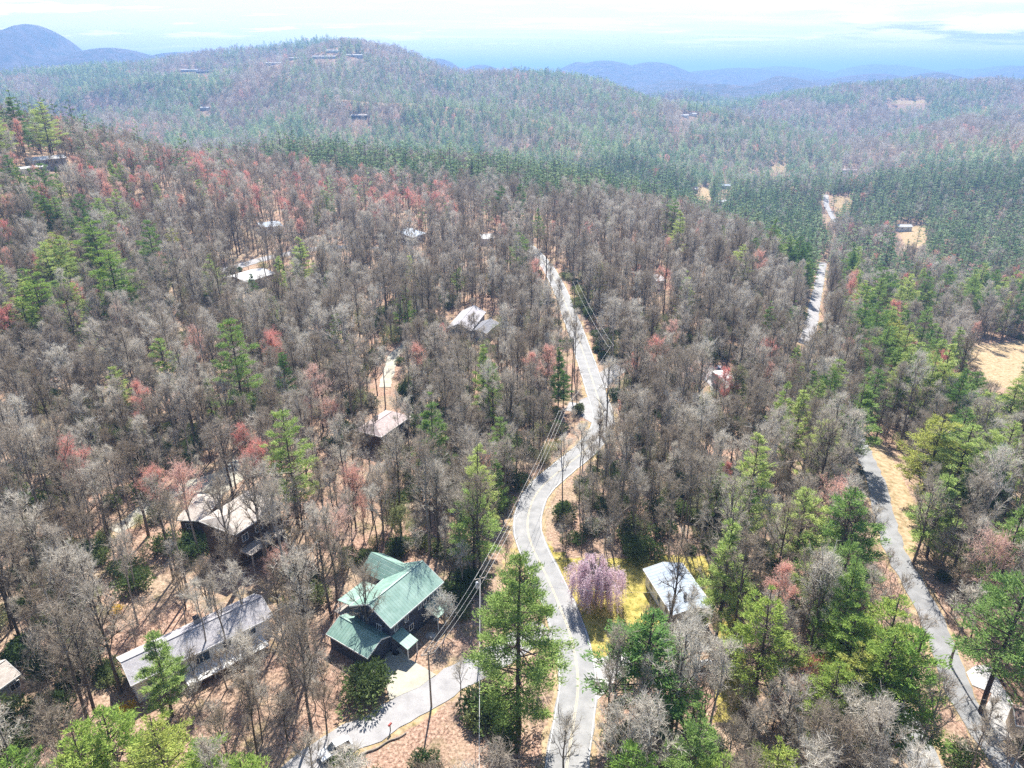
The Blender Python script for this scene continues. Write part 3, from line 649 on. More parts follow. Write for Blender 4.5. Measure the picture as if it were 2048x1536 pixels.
# ---------------------------------------------------------------- poles and wires
def wpole(px, py, h, label, r=.16, arms=True, name='utility_pole', transformer=False):
    x, y = at(px, py, h); z = gz(x, y)
    e = empty(name, (x, y, z), 0, label, 'utility pole', 'wooden utility poles along the roads')
    MB().tube([(0, 0, -.5), (0, 0, h)], r, 10, r * .7).build('pole', M['polewood'], e)
    mb = MB()
    if arms:
        mb.box(0, 0, h - .5, 2.2, .12, .12, R(20)); mb.build('crossarm', M['polewood'], e)
        for s in (-1, 0, 1):
            c = (s * .95 * math.cos(R(20)), s * .95 * math.sin(R(20))); MB().lathe([(0.001, h - .42), (.06, h - .42), (.07, h - .3), (.03, h - .22), (.001, h - .2)], c, 8).build('insulator', M['trim'], e)
    if transformer: MB().lathe([(.001, h - 2.3), (.28, h - 2.3), (.3, h - 2.2), (.3, h - 1.3), (.22, h - 1.15), (.001, h - 1.1)], (-.5, -.1), 14).build('transformer', M['steel'], e, smooth=True)
    return np.array([x, y, z + h - .35])
q1 = wpole(856, 1303, 11, 'wooden utility pole standing in leaf litter beside the side road')
q2 = wpole(960, 1152, 14, 'tall pale utility pole with grey transformer beside the big pine', r=.13, transformer=True)
q3 = wpole(1125, 818, 12, 'utility pole left of the road just below the gravel junction')
q4 = wpole(1222, 690, 12, 'utility pole among dark trees right of the junction')
q5 = wpole(1150, 560, 12, 'farthest utility pole, right of the straight road')
q6 = wpole(1156, 734, 12, 'thin utility pole on the left verge of the straight road', arms=False, r=.12)
def wire(a, b, sag, off, label, m='wire', r=.02):
    d = np.array([off * math.cos(R(20)), off * math.sin(R(20)), 0]); mb = MB(); pts = []
    for t in np.linspace(0, 1, 24):
        p = (a + d) * (1 - t) + (b + d) * t; p[2] -= sag * 4 * t * (1 - t); pts.append(p)
    tag(mb_t := mb.tube(pts, r, 5).build('power_line', M[m]), label, 'power line', 'overhead wires between the utility poles')
for k, off in enumerate((-.95, 0, .95)):
    nm = ('wire nearest the green roofed house', 'middle wire', 'wire nearest the big pine')[k]
    wire(q1, q2, .5, off, 'overhead %s between the side road pole and transformer pole' % nm, 'palewire')
    wire(q2, q3, 1.6, off, 'overhead %s from transformer pole up to junction pole' % nm, 'palewire', .022)
    if k != 1: wire(q4, q5, 1.2, off, 'overhead %s right of the straight road' % ('left wire' if k == 0 else 'right wire'), 'palewire', .028)
wire(q3, q4, .8, 0, 'overhead wire crossing the road at the gravel junction', 'palewire', .025)
wire(q2, np.array([-3.2, 38, gz(-3, 38) + 9.]), .6, 0, 'pale overhead wire running straight down from the transformer pole', 'palewire', .035)
wx, wy = at(1310, 1190, 3); wire(q2, np.array([wx, wy, gz(wx, wy) + 3.6]), .8, 0, 'service wire crossing the main road to the white roofed cottage', 'palewire')
LANDMARKS += [('the side road pole', q1[0], q1[1]), ('the transformer pole', q2[0], q2[1]), ('the junction pole', q3[0], q3[1])]

# ---------------------------------------------------------------- vehicles and small things
def car(px, py, ang, label, paint='paint', kind='suv'):
    x, y = at(px, py); e = empty('parked_car', (x, y, gz(x, y) + .12), R(ang), label, 'car')
    prof = [(-2.35, .35), (-2.3, .95), (-1.9, 1.02), (1.0, 1.05), (2.15, .88), (2.35, .7), (2.35, .35)]
    mb = MB(); n = len(prof); V = [(a_, -.92, z) for a_, z in prof] + [(a_, .92, z) for a_, z in prof]
    mb.add(V, [tuple(range(n)), tuple(range(n, 2 * n))[::-1]] + [(i, n + i, n + (i + 1) % n, (i + 1) % n) for i in range(n)]); mb.build('body', M[paint], e, bevel=.08)
    mb = MB(); cab = [(-2.1, 1.0), (-1.85, 1.62), (.2, 1.66), (1.05, 1.03)]; n = 4
    V = [(a_, -.78 if z < 1.3 else -.62, z) for a_, z in cab] + [(a_, .78 if z < 1.3 else .62, z) for a_, z in cab]
    mb.add(V, [tuple(range(n)), tuple(range(n, 2 * n))[::-1]] + [(i, n + i, n + (i + 1) % n, (i + 1) % n) for i in range(n)]); mb.build('windows', M['glass'], e, bevel=.04)
    MB().box(-.82, 0, 1.67, 1.9, 1.2, .06).build('roof', M[paint], e, bevel=.025)
    for sx in (-1.45, 1.45):
        for sy in (-.86, .86):
            wmb = MB(); P_ = [(sx, sy - .11, .34), (sx, sy + .11, .34)]; wmb.tube(P_, .34, 14); wh = wmb.build('wheel', M['rubber'], e)
            MB().tube([(sx, sy - .12, .34), (sx, sy + .12, .34)], .19, 10).build('rim', M['steel'], wh)
    for sy in (-.65, .65): MB().box(2.33, sy, .72, .08, .34, .14).build('headlight', M['trim'], e)
    HOUSES.append((np.array([x - 2.5, y - 2.5]), np.array([1., 0]), np.array([0, 1.]), 5, 5)); return e
car(672, 1506, 218, 'white car parked at the lower end of the side road'); LANDMARKS.append(('the white parked car', *at(672, 1506)))
car(30, 622, 175, 'white car parked under the far left pine group')
car(820, 462, 20, 'pale car parked beside the bluish roofed house')
car(980, 484, 10, 'dark car parked in front of the small white house', 'darkpaint')
car(1437, 745, 250, 'white car parked on the pad by the small grey house')
def tank(px, py, label, ang=60):
    x, y = at(px, py); e = empty('propane_tank', (x, y, gz(x, y)), R(ang), label, 'tank')
    P_ = [(-1.35, 0, .75), (-1.25, 0, .75), (-1.05, 0, .75), (1.05, 0, .75), (1.25, 0, .75), (1.35, 0, .75)]; V, Fq = tube(np.array(P_), np.array([.05, .36, .48, .48, .36, .05]), 14, True)
    MB().add(V, Fq).build('shell', M['paint'], e, smooth=True)
    for s in (-.7, .7): MB().box(s, 0, .15, .15, .7, .34).build('foot', M['stone'], e)
    MB().lathe([(.001, 1.45), (.16, 1.42), (.17, 1.2)], (0, 0), 10).build('valve_cover', M['steel'], e)
tank(742, 1357, 'white propane tank on the grass beside the green carport')
tank(1407, 1333, 'white propane tank below the white roofed cottage', 10)
def mailbox():
    x, y = at(781, 1462); e = empty('mailbox', (x, y, gz(x, y)), R(60), 'dark mailbox on a wooden post with red flag on the side road verge', 'mailbox')
    MB().box(0, 0, .5, .12, .12, 1.3).build('post', M['polewood'], e)
    V, Fq = tube(np.array([(-.3, 0, 1.32), (.3, 0, 1.32)]), np.array([.17, .17]), 12, True); mb = MB().add(V, Fq); k = 12; mb.add(V[:k], [tuple(range(k))]); mb.add(V[-k:], [tuple(range(k))[::-1]])
    mb.build('box', M['redpaint'], e); MB().box(.1, -.19, 1.5, .05, .02, .22).build('flag', M['redpaint'], e); LANDMARKS.append(('the mailbox', x, y))
mailbox()
p0 = np.array(at(719, 1514)); p1 = np.array(at(813, 1467))
mb = MB(); pts = [tuple(p0 * (1 - t) + p1 * t) for t in np.linspace(0, 1, 14)]
mb.tube([(x_, y_ + .15 * math.sin(i), gz(x_, y_) + .16) for i, (x_, y_) in enumerate(pts)], .16, 8, .08)
tag(mb.build('fallen_log', M['polewood']), 'long thin fallen log lying along the leaf litter below the mailbox', 'log')
x, y = at(792, 1307); mb = MB().lathe([(.001, .06), (.55, .06), (.6, .0)], (x, y), 18)
o = MB().add([(p[0], p[1], p[2] + gz(x, y) + .12) for p in mb.v], mb.f).build('drain_cover', M['black']); tag(o, 'dark oval cover at the top of the concrete driveway', 'drain cover')
def boulder(px, py, s, label):
    x, y = at(px, py); V = []; Fc = []; k = 9
    mb = MB()
    rr = np.random.default_rng(int(px)); prof = [(.02, s * .62), (s * .45, s * .55), (s * .8, s * .3), (s * .9, 0), (s * .85, -.2 * s)]
    mb.lathe(prof, (0, 0), k); mb.v = [(a_ * (1 + rr.uniform(-.18, .18)), b_ * (1 + rr.uniform(-.18, .18)), c_ * (1 + rr.uniform(-.15, .15))) for a_, b_, c_ in mb.v]
    o = mb.build('boulder', M['stone'], smooth=False); o.location = (x, y, gz(x, y)); tag(o, label, 'rock', 'boulders in the garden of the green roofed house')
for i, (px, py, s) in enumerate(((862, 1272, 1.0), (893, 1222, .8), (906, 1208, .9), (870, 1238, .6), (812, 1290, .7))):
    boulder(px, py, s, ['large pale boulder under the white blossoming tree', 'pale boulder behind the white blossoming tree', 'highest boulder near the house corner', 'small boulder beside the porch of the green roofed house', 'brown boulder beside the concrete driveway'][i])
LANDMARKS += [('the sharp road bend', *at(1056, 1055)), ('the gravel junction', *at(1190, 815)), ('the yellow lawn', *at(1240, 1200)), ('the tan verge of the back road', *at(1810, 1020)),
  ('the back road fork', *at(1870, 1235)), ('the straight road', *at(1140, 640)), ('the white driveway', *at(1985, 1420)), ('the pale looping driveway', *at(290, 1020)), ('the narrow pale lane', *at(785, 720)),
  ('the far end of the back road', *at(1700, 850)), ('the concrete driveway', *at(820, 1350)), ('the side road mouth', *at(1040, 1285)), ('the shaded valley road', *at(1630, 600)), ('the tan field', *at(1990, 740))]

# ---------------------------------------------------------------- tree shapes
def unit(v): return v / (np.linalg.norm(v, axis=-1, keepdims=True) + 1e-9)
def tri_leaves(B, D, Ln, Wd, rng, flat=0):
    """thin triangles from base points B along D, length Ln, width Wd"""
    n = len(B); S = unit(np.cross(D, rng.normal(size=(n, 3)) * (.45 if flat else 1) + np.array([0, 0, float(flat)]))) * (Wd / 2)[:, None]
    V = np.stack([B - S, B + S, B + D * Ln[:, None]], 1).reshape(-1, 3); return V, np.arange(3 * n).reshape(-1, 3)
def merge(parts):
    V = []; T = []; n = 0
    for v, t in parts:
        V.append(v); T.append(np.asarray(t) + n); n += len(v)
    return np.vstack(V), np.vstack(T)
def bare_geo(seed, h=18., cr=3.8, r0=.24, first=.38, nl=13, ntw=1500, tw=.056, tl=1.3, k=5, subk=3, lean=.0):
    rng = np.random.default_rng(seed); parts = []; segs = []
    t = np.linspace(0, 1, 8); wob = np.cumsum(rng.normal(0, .10, (8, 2)), 0); wob[0] = 0
    TP = np.column_stack([wob[:, 0] + lean * t * h, wob[:, 1], t * h * .93]); TP[0, 2] = -.6
    parts.append(tube(TP, r0 * (1 - .8 * t) + .02, k))
    def tp(q): return np.array([np.interp(q, t, TP[:, i]) for i in range(3)])
    for i in range(nl):
        q = first + (1 - first) * ((i + rng.uniform(0, .8)) / nl) ** .85; q = min(q, .99); az = i * 2.4 + rng.uniform(-.4, .4)
        el = R(rng.uniform(30, 58) + 22 * q); prof = math.sin(math.pi * min(1, max(.12, (q - first) / (1 - first) * .8 + .22)))
        ln = cr * (0.55 + .65 * prof) * rng.uniform(.8, 1.2)
        d = np.array([math.cos(az) * math.cos(el), math.sin(az) * math.cos(el), math.sin(el)]); p = tp(q); P_ = [p]
        for s in range(4):
            d = unit(d + rng.normal(0, .13, 3) + np.array([0, 0, .13])); p = p + d * ln / 4 * 1.15; P_.append(p)
        P_ = np.array(P_); rl = r0 * (1 - .75 * q) * .68
        parts.append(tube(P_, np.linspace(rl, .035, 5), max(3, subk))); segs.append((P_[1], P_[4], 1.2))
        for s in range(6):
            a_ = rng.uniform(.3, 1); b0 = np.array([np.interp(a_, np.linspace(0, 1, 5), P_[:, c]) for c in range(3)])
            dd = unit(d * .7 + rng.normal(0, .55, 3) + np.array([0, 0, .25])); l2 = ln * rng.uniform(.3, .55)
            b1 = b0 + dd * l2 * .5; b2 = b1 + unit(dd + rng.normal(0, .25, 3) + np.array([0, 0, .15])) * l2 * .5
            parts.append(tube(np.array([b0, b1, b2]), np.array([rl * .5, rl * .32 + .008, .012]), 3)); segs.append((b0, b2, 1.0))
    W = merge(parts)
    A = np.array([s[0] for s in segs]); Bb = np.array([s[1] for s in segs])
    pick = rng.integers(0, len(segs), ntw); q = rng.uniform(.25, 1.05, (ntw, 1)); base = A[pick] * (1 - q) + Bb[pick] * q; sd = unit(Bb[pick] - A[pick])
    D = unit(sd * .7 + rng.normal(0, .6, (ntw, 3)) + np.array([0, 0, .22])); Ln = rng.uniform(.55, 1.1, ntw) * tl
    v1 = tri_leaves(base, D, Ln, np.full(ntw, tw), rng)
    base2 = base + D * (Ln * rng.uniform(.25, .7, ntw))[:, None]; D2 = unit(D + rng.normal(0, .55, (ntw, 3)) + np.array([0, 0, .12]))
    v2 = tri_leaves(base2, D2, Ln * .65, np.full(ntw, tw * .75), rng)
    return W, merge([v1, v2]), (base2, D2)
def bud_geo(C, n, size, rng):
    b, D = C; i = rng.integers(0, len(b), n); B = b[i] + D[i] * rng.uniform(.1, .8, (n, 1)) + rng.normal(0, .05, (n, 3))
    return tri_leaves(B, unit(rng.normal(size=(n, 3))), np.full(n, size), np.full(n, size * .8), rng)
def pine_geo(seed, h=25., cr=3.9, r0=.32, first=.32, nw=17, nleaf=10000, ls=.55, lw=.17, k=6, broad=1.0, droop=.0, gap=.12):
    rng = np.random.default_rng(seed); parts = []; leaf = []
    t = np.linspace(0, 1, 8); wob = np.cumsum(rng.normal(0, .05, (8, 2)), 0); TP = np.column_stack([wob, t * h]); TP[0, 2] = -.6
    parts.append(tube(TP, r0 * (1 - .9 * t) + .02, k)); br = []
    for i in range(nw):
        q0 = first + (1 - first) * (i / (nw - .4))
        nb = rng.integers(4, 7); az0 = rng.uniform(0, 6.28)
        for j in range(nb):
            if rng.random() < gap: continue
            q = min(.985, q0 + rng.uniform(-.012, .02)); s = (q - first) / (1 - first)
            prof = max(0, 1 - s) ** (.75 * broad) * (.72 + .5 * min(1, s * 3.5)); ln = max(.35, cr * prof * rng.uniform(.65, 1.25) * 1.12)
            az = az0 + j * 6.28 / nb + rng.uniform(-.3, .3); el = R(-4 + 42 * max(0, s) ** 1.5 + rng.uniform(-8, 8)) - droop
            d = np.array([math.cos(az) * math.cos(el), math.sin(az) * math.cos(el), math.sin(el)]); p = np.array([np.interp(q, t, TP[:, c]) for c in range(3)]); P_ = [p]
            for m_ in range(3): d = unit(d + np.array([0, 0, .10]) + rng.normal(0, .06, 3)); p = p + d * ln / 3; P_.append(p)
            P_ = np.array(P_); parts.append(tube(P_, np.linspace(.05 + .02 * ln, .012, 4) * .8, 3)); br.append((P_, ln, az))
    if rng.random() < 2:      # a few dead snags below the crown
        for i in range(7):
            q = rng.uniform(.06, max(.1, first)); az = rng.uniform(0, 6.28); p = np.array([np.interp(q, t, TP[:, c]) for c in range(3)]); d = np.array([math.cos(az), math.sin(az), rng.uniform(-.2, .25)])
            parts.append(tube(np.array([p, p + d * rng.uniform(.8, 2.2)]), np.array([.04, .012]), 3))
    W = merge(parts); lens = np.array([b[1] for b in br]); pr = lens ** 1.25; pr /= pr.sum(); pick = rng.choice(len(br), nleaf, p=pr)
    Pall = np.array([b[0] for b in br]); az = np.array([b[2] for b in br])[pick]; ln = lens[pick]
    # clumped sprays: leaves gather around a limited set of spray centres on each branch
    nsp = max(4, int(nleaf / 38)); spb = rng.choice(len(br), nsp, p=pr); spt = rng.uniform(.28, 1.02, nsp) ** .8; side = rng.uniform(-1, 1, nsp)
    f = np.clip(spt, 0, 1) * 3; i0 = np.minimum(f.astype(int), 2); fr = (f - i0)[:, None]
    c = Pall[spb, i0] * (1 - fr) + Pall[spb, i0 + 1] * fr; ax = unit(Pall[spb, 3] - Pall[spb, 0]); perp = unit(np.cross(ax, np.array([0, 0, 1.])))
    c = c + perp * (side * lens[spb] * .34 * (1.15 - spt))[:, None]; od = unit(ax + perp * side[:, None] * .8 + np.array([0, 0, .15]))
    s = rng.integers(0, nsp, nleaf); off = rng.normal(0, 1, (nleaf, 3)) * np.array([.34, .34, .10]) * (.7 + .12 * lens[spb][s])[:, None]
    B = c[s] + off; D = unit(od[s] * .8 + rng.normal(0, .4, (nleaf, 3)) + np.array([0, 0, .22]))
    L_ = rng.uniform(.6, 1.15, nleaf) * ls
    return W, tri_leaves(B, D, L_, rng.uniform(.7, 1.2, nleaf) * lw, rng, 1)
def bush_geo(seed, rx=1.6, rz=1.5, n=1500, ls=.3, lw=.16, flower=None):
    rng = np.random.default_rng(seed); parts = []
    nc = 16; cen = unit(rng.normal(size=(nc, 3))) * rng.uniform(.35, .8, (nc, 1)) * np.array([rx, rx, rz]); cen[:, 2] = np.abs(cen[:, 2]) + .4 * rz
    for c in cen[:9]: parts.append(tube(np.array([[0, 0, -.3], c * .5, c]), np.array([.06, .035, .012]), 3))
    s = rng.integers(0, nc, n); u_ = unit(rng.normal(size=(n, 3))); B = cen[s] + u_ * rng.uniform(.5, 1, (n, 1)) ** .5 * np.array([rx * .42, rx * .42, rz * .38]); B[:, 2] = np.maximum(B[:, 2], .1)
    D = unit(u_ + rng.normal(0, .5, (n, 3)) + np.array([0, 0, .3])); return merge(parts), tri_leaves(B, D, rng.uniform(.7, 1.2, n) * ls, np.full(n, lw), rng)

LIB = bpy.data.collections.new('library')       # never linked to the scene: sources of the far woodland masses
LIBS = {}
def lib(kind, items):
    """items: list of (wood, wood_mat, leaf, leaf_mat); makes joined meshes for the masses"""
    c = bpy.data.collections.new('library_' + kind)
    for i, (W, wm, Lf, lm) in enumerate(items):
        V, T = merge([W, Lf]); me = mesh_np('%s_%02d' % (kind, i), V, T, [M[wm], M[lm]], np.concatenate([np.zeros(len(W[1]), int), np.ones(len(Lf[1]), int)]))
        o = bpy.data.objects.new('%s_%02d' % (kind, i), me); c.objects.link(o)
    LIBS[kind] = (c, len(items))
PROTO = {}
def proto(kind, W, wm, Lf, lm, h):
    PROTO.setdefault(kind, []).append((mesh_np('trunk', *W, [M[wm]]), mesh_np('crown', *Lf, [M[lm]]), h, (W, wm, Lf, lm)))
bspec = [(18, 3.7, .26, .36, 13), (21, 4.3, .32, .40, 14), (16, 3.2, .22, .42, 10), (19, 2.7, .20, .5, 9), (22, 3.1, .25, .54, 10), (15, 4.6, .25, .28, 14), (17, 2.1, .15, .45, 8), (21, 2.2, .17, .58, 8)]
for i, (h, cr, r0, fi, nl) in enumerate(bspec):
    W, C, bp_ = bare_geo(100 + i, h, cr, r0, fi, nl, ntw=int(78 * nl + 60)); proto('bare', W, 'bark', C, 'twig', h)
    if i in (0, 2, 5, 6):
        rng = np.random.default_rng(i); Bd = bud_geo(bp_, 2600, .13, rng); proto('red', merge([W]), 'bark', merge([C, Bd]), 'redbud', h)
for i, (h, cr, r0, fi, nw, br_) in enumerate([(26, 4.9, .34, .24, 17, 1.1), (24, 4.2, .28, .18, 17, 1.2), (28, 5.4, .38, .30, 16, .9), (22, 4.0, .25, .10, 16, 1.3), (25, 5.4, .34, .34, 13, .75)]):
    W, C = pine_geo(200 + i, h, cr, r0, fi, nw, broad=br_); proto('pine', W, 'pinebark', C, 'needle', h)
for i in range(2):
    W, C = pine_geo(230 + i, 24 + i, 5.4, .32, .25, 15, broad=.9, nleaf=9000); proto('brightpine', W, 'pinebark', C, 'needlebright', 24 + i)
W, C = pine_geo(260, 33, 6.6, .45, .16, 26, nleaf=24000, broad=.85, gap=.15); proto('bigpine', W, 'pinebark', C, 'needledeep', 33)
for i in range(3):
    W, C = bush_geo(300 + i, 1.7 + .3 * i, 1.5); proto('shrub', W, 'bark', C, 'leaf', 2.4)
for i in range(2):
    W, C = bush_geo(320 + i, 2.1, 2.6, 1500, .2, .1); proto('oliveshrub', W, 'bark', C, 'olive', 4)
W, C = bush_geo(340, .9, .8, 500, .14, .1); proto('forsythia', W, 'bark', C, 'yellowblossom', 1.4)
# small pale-green leafing tree
W, C, bp_ = bare_geo(350, 9, 2.8, .15, .22, 11, ntw=900); rng = np.random.default_rng(5); Bd = bud_geo(bp_, 3600, .16, rng); proto('greening', W, 'bark', merge([C, Bd]), 'olive', 9)
W, C, bp_ = bare_geo(351, 6.5, 2.9, .14, .15, 11, ntw=700, tl=1.0); Bd = bud_geo(bp_, 4500, .14, rng); proto('blossom', W, 'bark', merge([C, Bd]), 'paleblossom', 6.5)
def weeping(seed):
    rng = np.random.default_rng(seed); parts = [tube(np.array([[0, 0, -.4], [.1, 0, 2.], [0, .1, 4.2]]), np.array([.26, .22, .14]), 7)]; B = []; D = []
    for i in range(26):
        az = i * 2.4; r = rng.uniform(1.6, 4.4); top = rng.uniform(6.2, 8.6) - r * .35; P_ = np.array([[0, 0, 3.6 + rng.uniform(-.5, .6)], [math.cos(az) * r * .45, math.sin(az) * r * .45, top], [math.cos(az) * r * .85, math.sin(az) * r * .85, top - .2], [math.cos(az) * r, math.sin(az) * r, top - 1.2]])
        parts.append(tube(P_, np.array([.09, .06, .04, .02]), 4))
        for j in range(16):
            q = rng.uniform(.8, 3); k_ = min(2, int(q)); f_ = q - k_; b = P_[k_] * (1 - f_) + P_[k_ + 1] * f_ + rng.normal(0, .2, 3); ln = rng.uniform(.4, .95) * (b[2] - .6)
            st = np.linspace(0, 1, int(ln * 9) + 2)[:, None]; ou = np.array([math.cos(az), math.sin(az), 0]) * .5
            pts = b + np.array([0, 0, -1.]) * st * ln + ou * np.sqrt(st) * .7 + rng.normal(0, .07, (len(st), 3)); B.append(pts); D.append(np.tile([0, 0, -1.], (len(st), 1)))
    B = np.vstack(B); D = np.vstack(D); B = np.vstack([B, B + rng.normal(0, .16, B.shape)]); D = unit(np.vstack([D, D]) + rng.normal(0, .8, B.shape)); n = len(B)
    return merge(parts), tri_leaves(B, D, np.full(n, .26), np.full(n, .10), rng)
W, C = weeping(4); proto('weeping', W, 'bark', C, 'pinkblossom', 8.6)

# masses: middle and far versions
lib('barenear', [PROTO['bare'][i][3] for i in range(8)])
lib('rednear', [p[3] for p in PROTO['red']])
lib('pinenear', [p[3] for p in PROTO['pine'] + PROTO['brightpine'][:1]])
lib('shrubs', [p[3] for p in PROTO['shrub']] + [p[3] for p in PROTO['oliveshrub']])
def bl(seed, ntw, tw, tl, lm, **k):
    W, C, _ = bare_geo(seed, ntw=ntw, tw=tw, tl=tl, k=3, **k); return (W, 'bark', C, lm)
lib('baremid', [bl(400 + i, 420, .085, 1.5, 'twig', h=17 + i, cr=3.6 + .4 * (i % 3), nl=8, first=.4) for i in range(4)])
_br = []
for i in range(4):
    W, C, _ = bare_geo(460 + i, 5.0 + i * .5, 2.3, .07, .08, 11, ntw=300, tw=.055, tl=1.15, k=3); _br.append((W, 'bark', C, 'twig'))
lib('brush', _br)
lib('redmid', [bl(420 + i, 420, .10, 1.5, 'redbud', h=16 + i, cr=3.8, nl=8) for i in range(2)])
def pl(seed, n, ls, lw, lm='needlemid', **k):
    W, C = pine_geo(seed, nleaf=n, ls=ls, lw=lw, k=4, **k); return (W, 'pinebark', C, lm)
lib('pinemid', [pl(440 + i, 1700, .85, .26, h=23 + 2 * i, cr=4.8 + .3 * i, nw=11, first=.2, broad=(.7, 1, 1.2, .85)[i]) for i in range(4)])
def blob(seed, h, cr, n, wm, lm, conic, ls, first):
    rng = np.random.default_rng(seed); W = tube(np.array([[0, 0, -1.], [0, 0, h * .9]]), np.array([.3, .05]), 3)
    q = rng.uniform(0, 1, n); s = first + (1 - first) * q; prof = (1 - q) ** .8 + .08 if conic else np.sin(np.pi * np.clip(q * .85 + .12, 0, 1)) ** .6
    az = rng.uniform(0, 6.28, n); rr = cr * prof * rng.uniform(.3, 1, n) ** .5; B = np.column_stack([np.cos(az) * rr, np.sin(az) * rr, s * h])
    D = unit(np.column_stack([np.cos(az), np.sin(az), np.full(n, .15 if conic else 1.2)]) + rng.normal(0, .4, (n, 3))); return (W, wm, tri_leaves(B, D, rng.uniform(.7, 1.3, n) * ls, np.full(n, ls * (.5 if conic else .14)), rng, 1 if conic else 0), lm)
lib('barefar', [blob(500 + i, 17 + i, 4.4, 190, 'bark', 'twig', False, 2.4, .3) for i in range(3)])
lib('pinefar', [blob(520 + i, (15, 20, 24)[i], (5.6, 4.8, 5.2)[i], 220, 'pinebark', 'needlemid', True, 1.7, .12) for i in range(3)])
lib('redfar', [blob(540, 16, 4.2, 190, 'bark', 'redbud', False, 2.2, .3)])

def scatter(name, kind, pts, label, group=None):
    """pts: x,y,z,rot,scale(n),idx -> one object for a wood nobody could count"""
    if not len(pts): return
    pts = np.asarray(pts, float); c, n = LIBS[kind]
    me = bpy.data.meshes.new(name); me.vertices.add(len(pts)); me.vertices.foreach_set('co', pts[:, :3].astype(np.float32).ravel())
    for an, ty, col in (('rz', 'FLOAT', 3), ('sc', 'FLOAT', 4), ('szz', 'FLOAT', 5)):
        a_ = me.attributes.new(an, ty, 'POINT'); a_.data.foreach_set('value', pts[:, col].astype(np.float32))
    a_ = me.attributes.new('ix', 'INT', 'POINT'); a_.data.foreach_set('value', RNG.integers(0, n, len(pts)).astype(np.int32))
    o = mobj(name, me); tag(o, label, group or 'woodland', None, 'stuff')
    g = bpy.data.node_groups.new(name, 'GeometryNodeTree'); g.interface.new_socket('Geometry', in_out='INPUT', socket_type='NodeSocketGeometry'); g.interface.new_socket('Geometry', in_out='OUTPUT', socket_type='NodeSocketGeometry')
    n_ = g.nodes.new; l = g.links.new; gi = n_('NodeGroupInput'); go = n_('NodeGroupOutput'); ip = n_('GeometryNodeInstanceOnPoints'); ci = n_('GeometryNodeCollectionInfo')
    ci.inputs['Collection'].default_value = c; ci.inputs['Separate Children'].default_value = True; ci.inputs['Reset Children'].default_value = True
    ip.inputs['Pick Instance'].default_value = True
    def attr(nm, ty='FLOAT'):
        q = n_('GeometryNodeInputNamedAttribute'); q.data_type = ty; q.inputs['Name'].default_value = nm; return q.outputs['Attribute']
    cx = n_('ShaderNodeCombineXYZ'); l(attr('rz'), cx.inputs[2]); cs = n_('ShaderNodeCombineXYZ'); l(attr('sc'), cs.inputs[0]); l(attr('sc'), cs.inputs[1]); l(attr('szz'), cs.inputs[2])
    l(gi.outputs[0], ip.inputs['Points']); l(ci.outputs[0], ip.inputs['Instance']); l(attr('ix', 'INT'), ip.inputs['Instance Index']); l(cx.outputs[0], ip.inputs['Rotation']); l(cs.outputs[0], ip.inputs['Scale'])
    l(ip.outputs[0], go.inputs[0]); md = o.modifiers.new('wood', 'NODES'); md.node_group = g

# ---------------------------------------------------------------- clearings
def dist_roads(X, Y):
    d = np.full(X.shape, 1e9)
    for nm, (P, wd) in roads.items():
        Q = resample(P, 2.0); lo = Q.min(0) - 12; hi = Q.max(0) + 12
        m = (X > lo[0]) & (X < hi[0]) & (Y > lo[1]) & (Y < hi[1])
        if not m.any(): continue
        xx, yy = X[m], Y[m]; dd = np.full(xx.shape, 1e9)
        for p in Q: dd = np.minimum(dd, np.hypot(xx - p[0], yy - p[1]))
        t = d[m]; d[m] = np.minimum(t, dd - wd / 2)
    return d
def in_house(X, Y, marg=1.2):
    r = np.zeros(X.shape, bool)
    for a_, u_, v_, l_, w_ in HOUSES:
        p = (X - a_[0]) * u_[0] + (Y - a_[1]) * u_[1]; q = (X - a_[0]) * v_[0] + (Y - a_[1]) * v_[1]
        r |= (p > -marg) & (p < l_ + marg) & (q > -marg) & (q < w_ + marg)
    return r
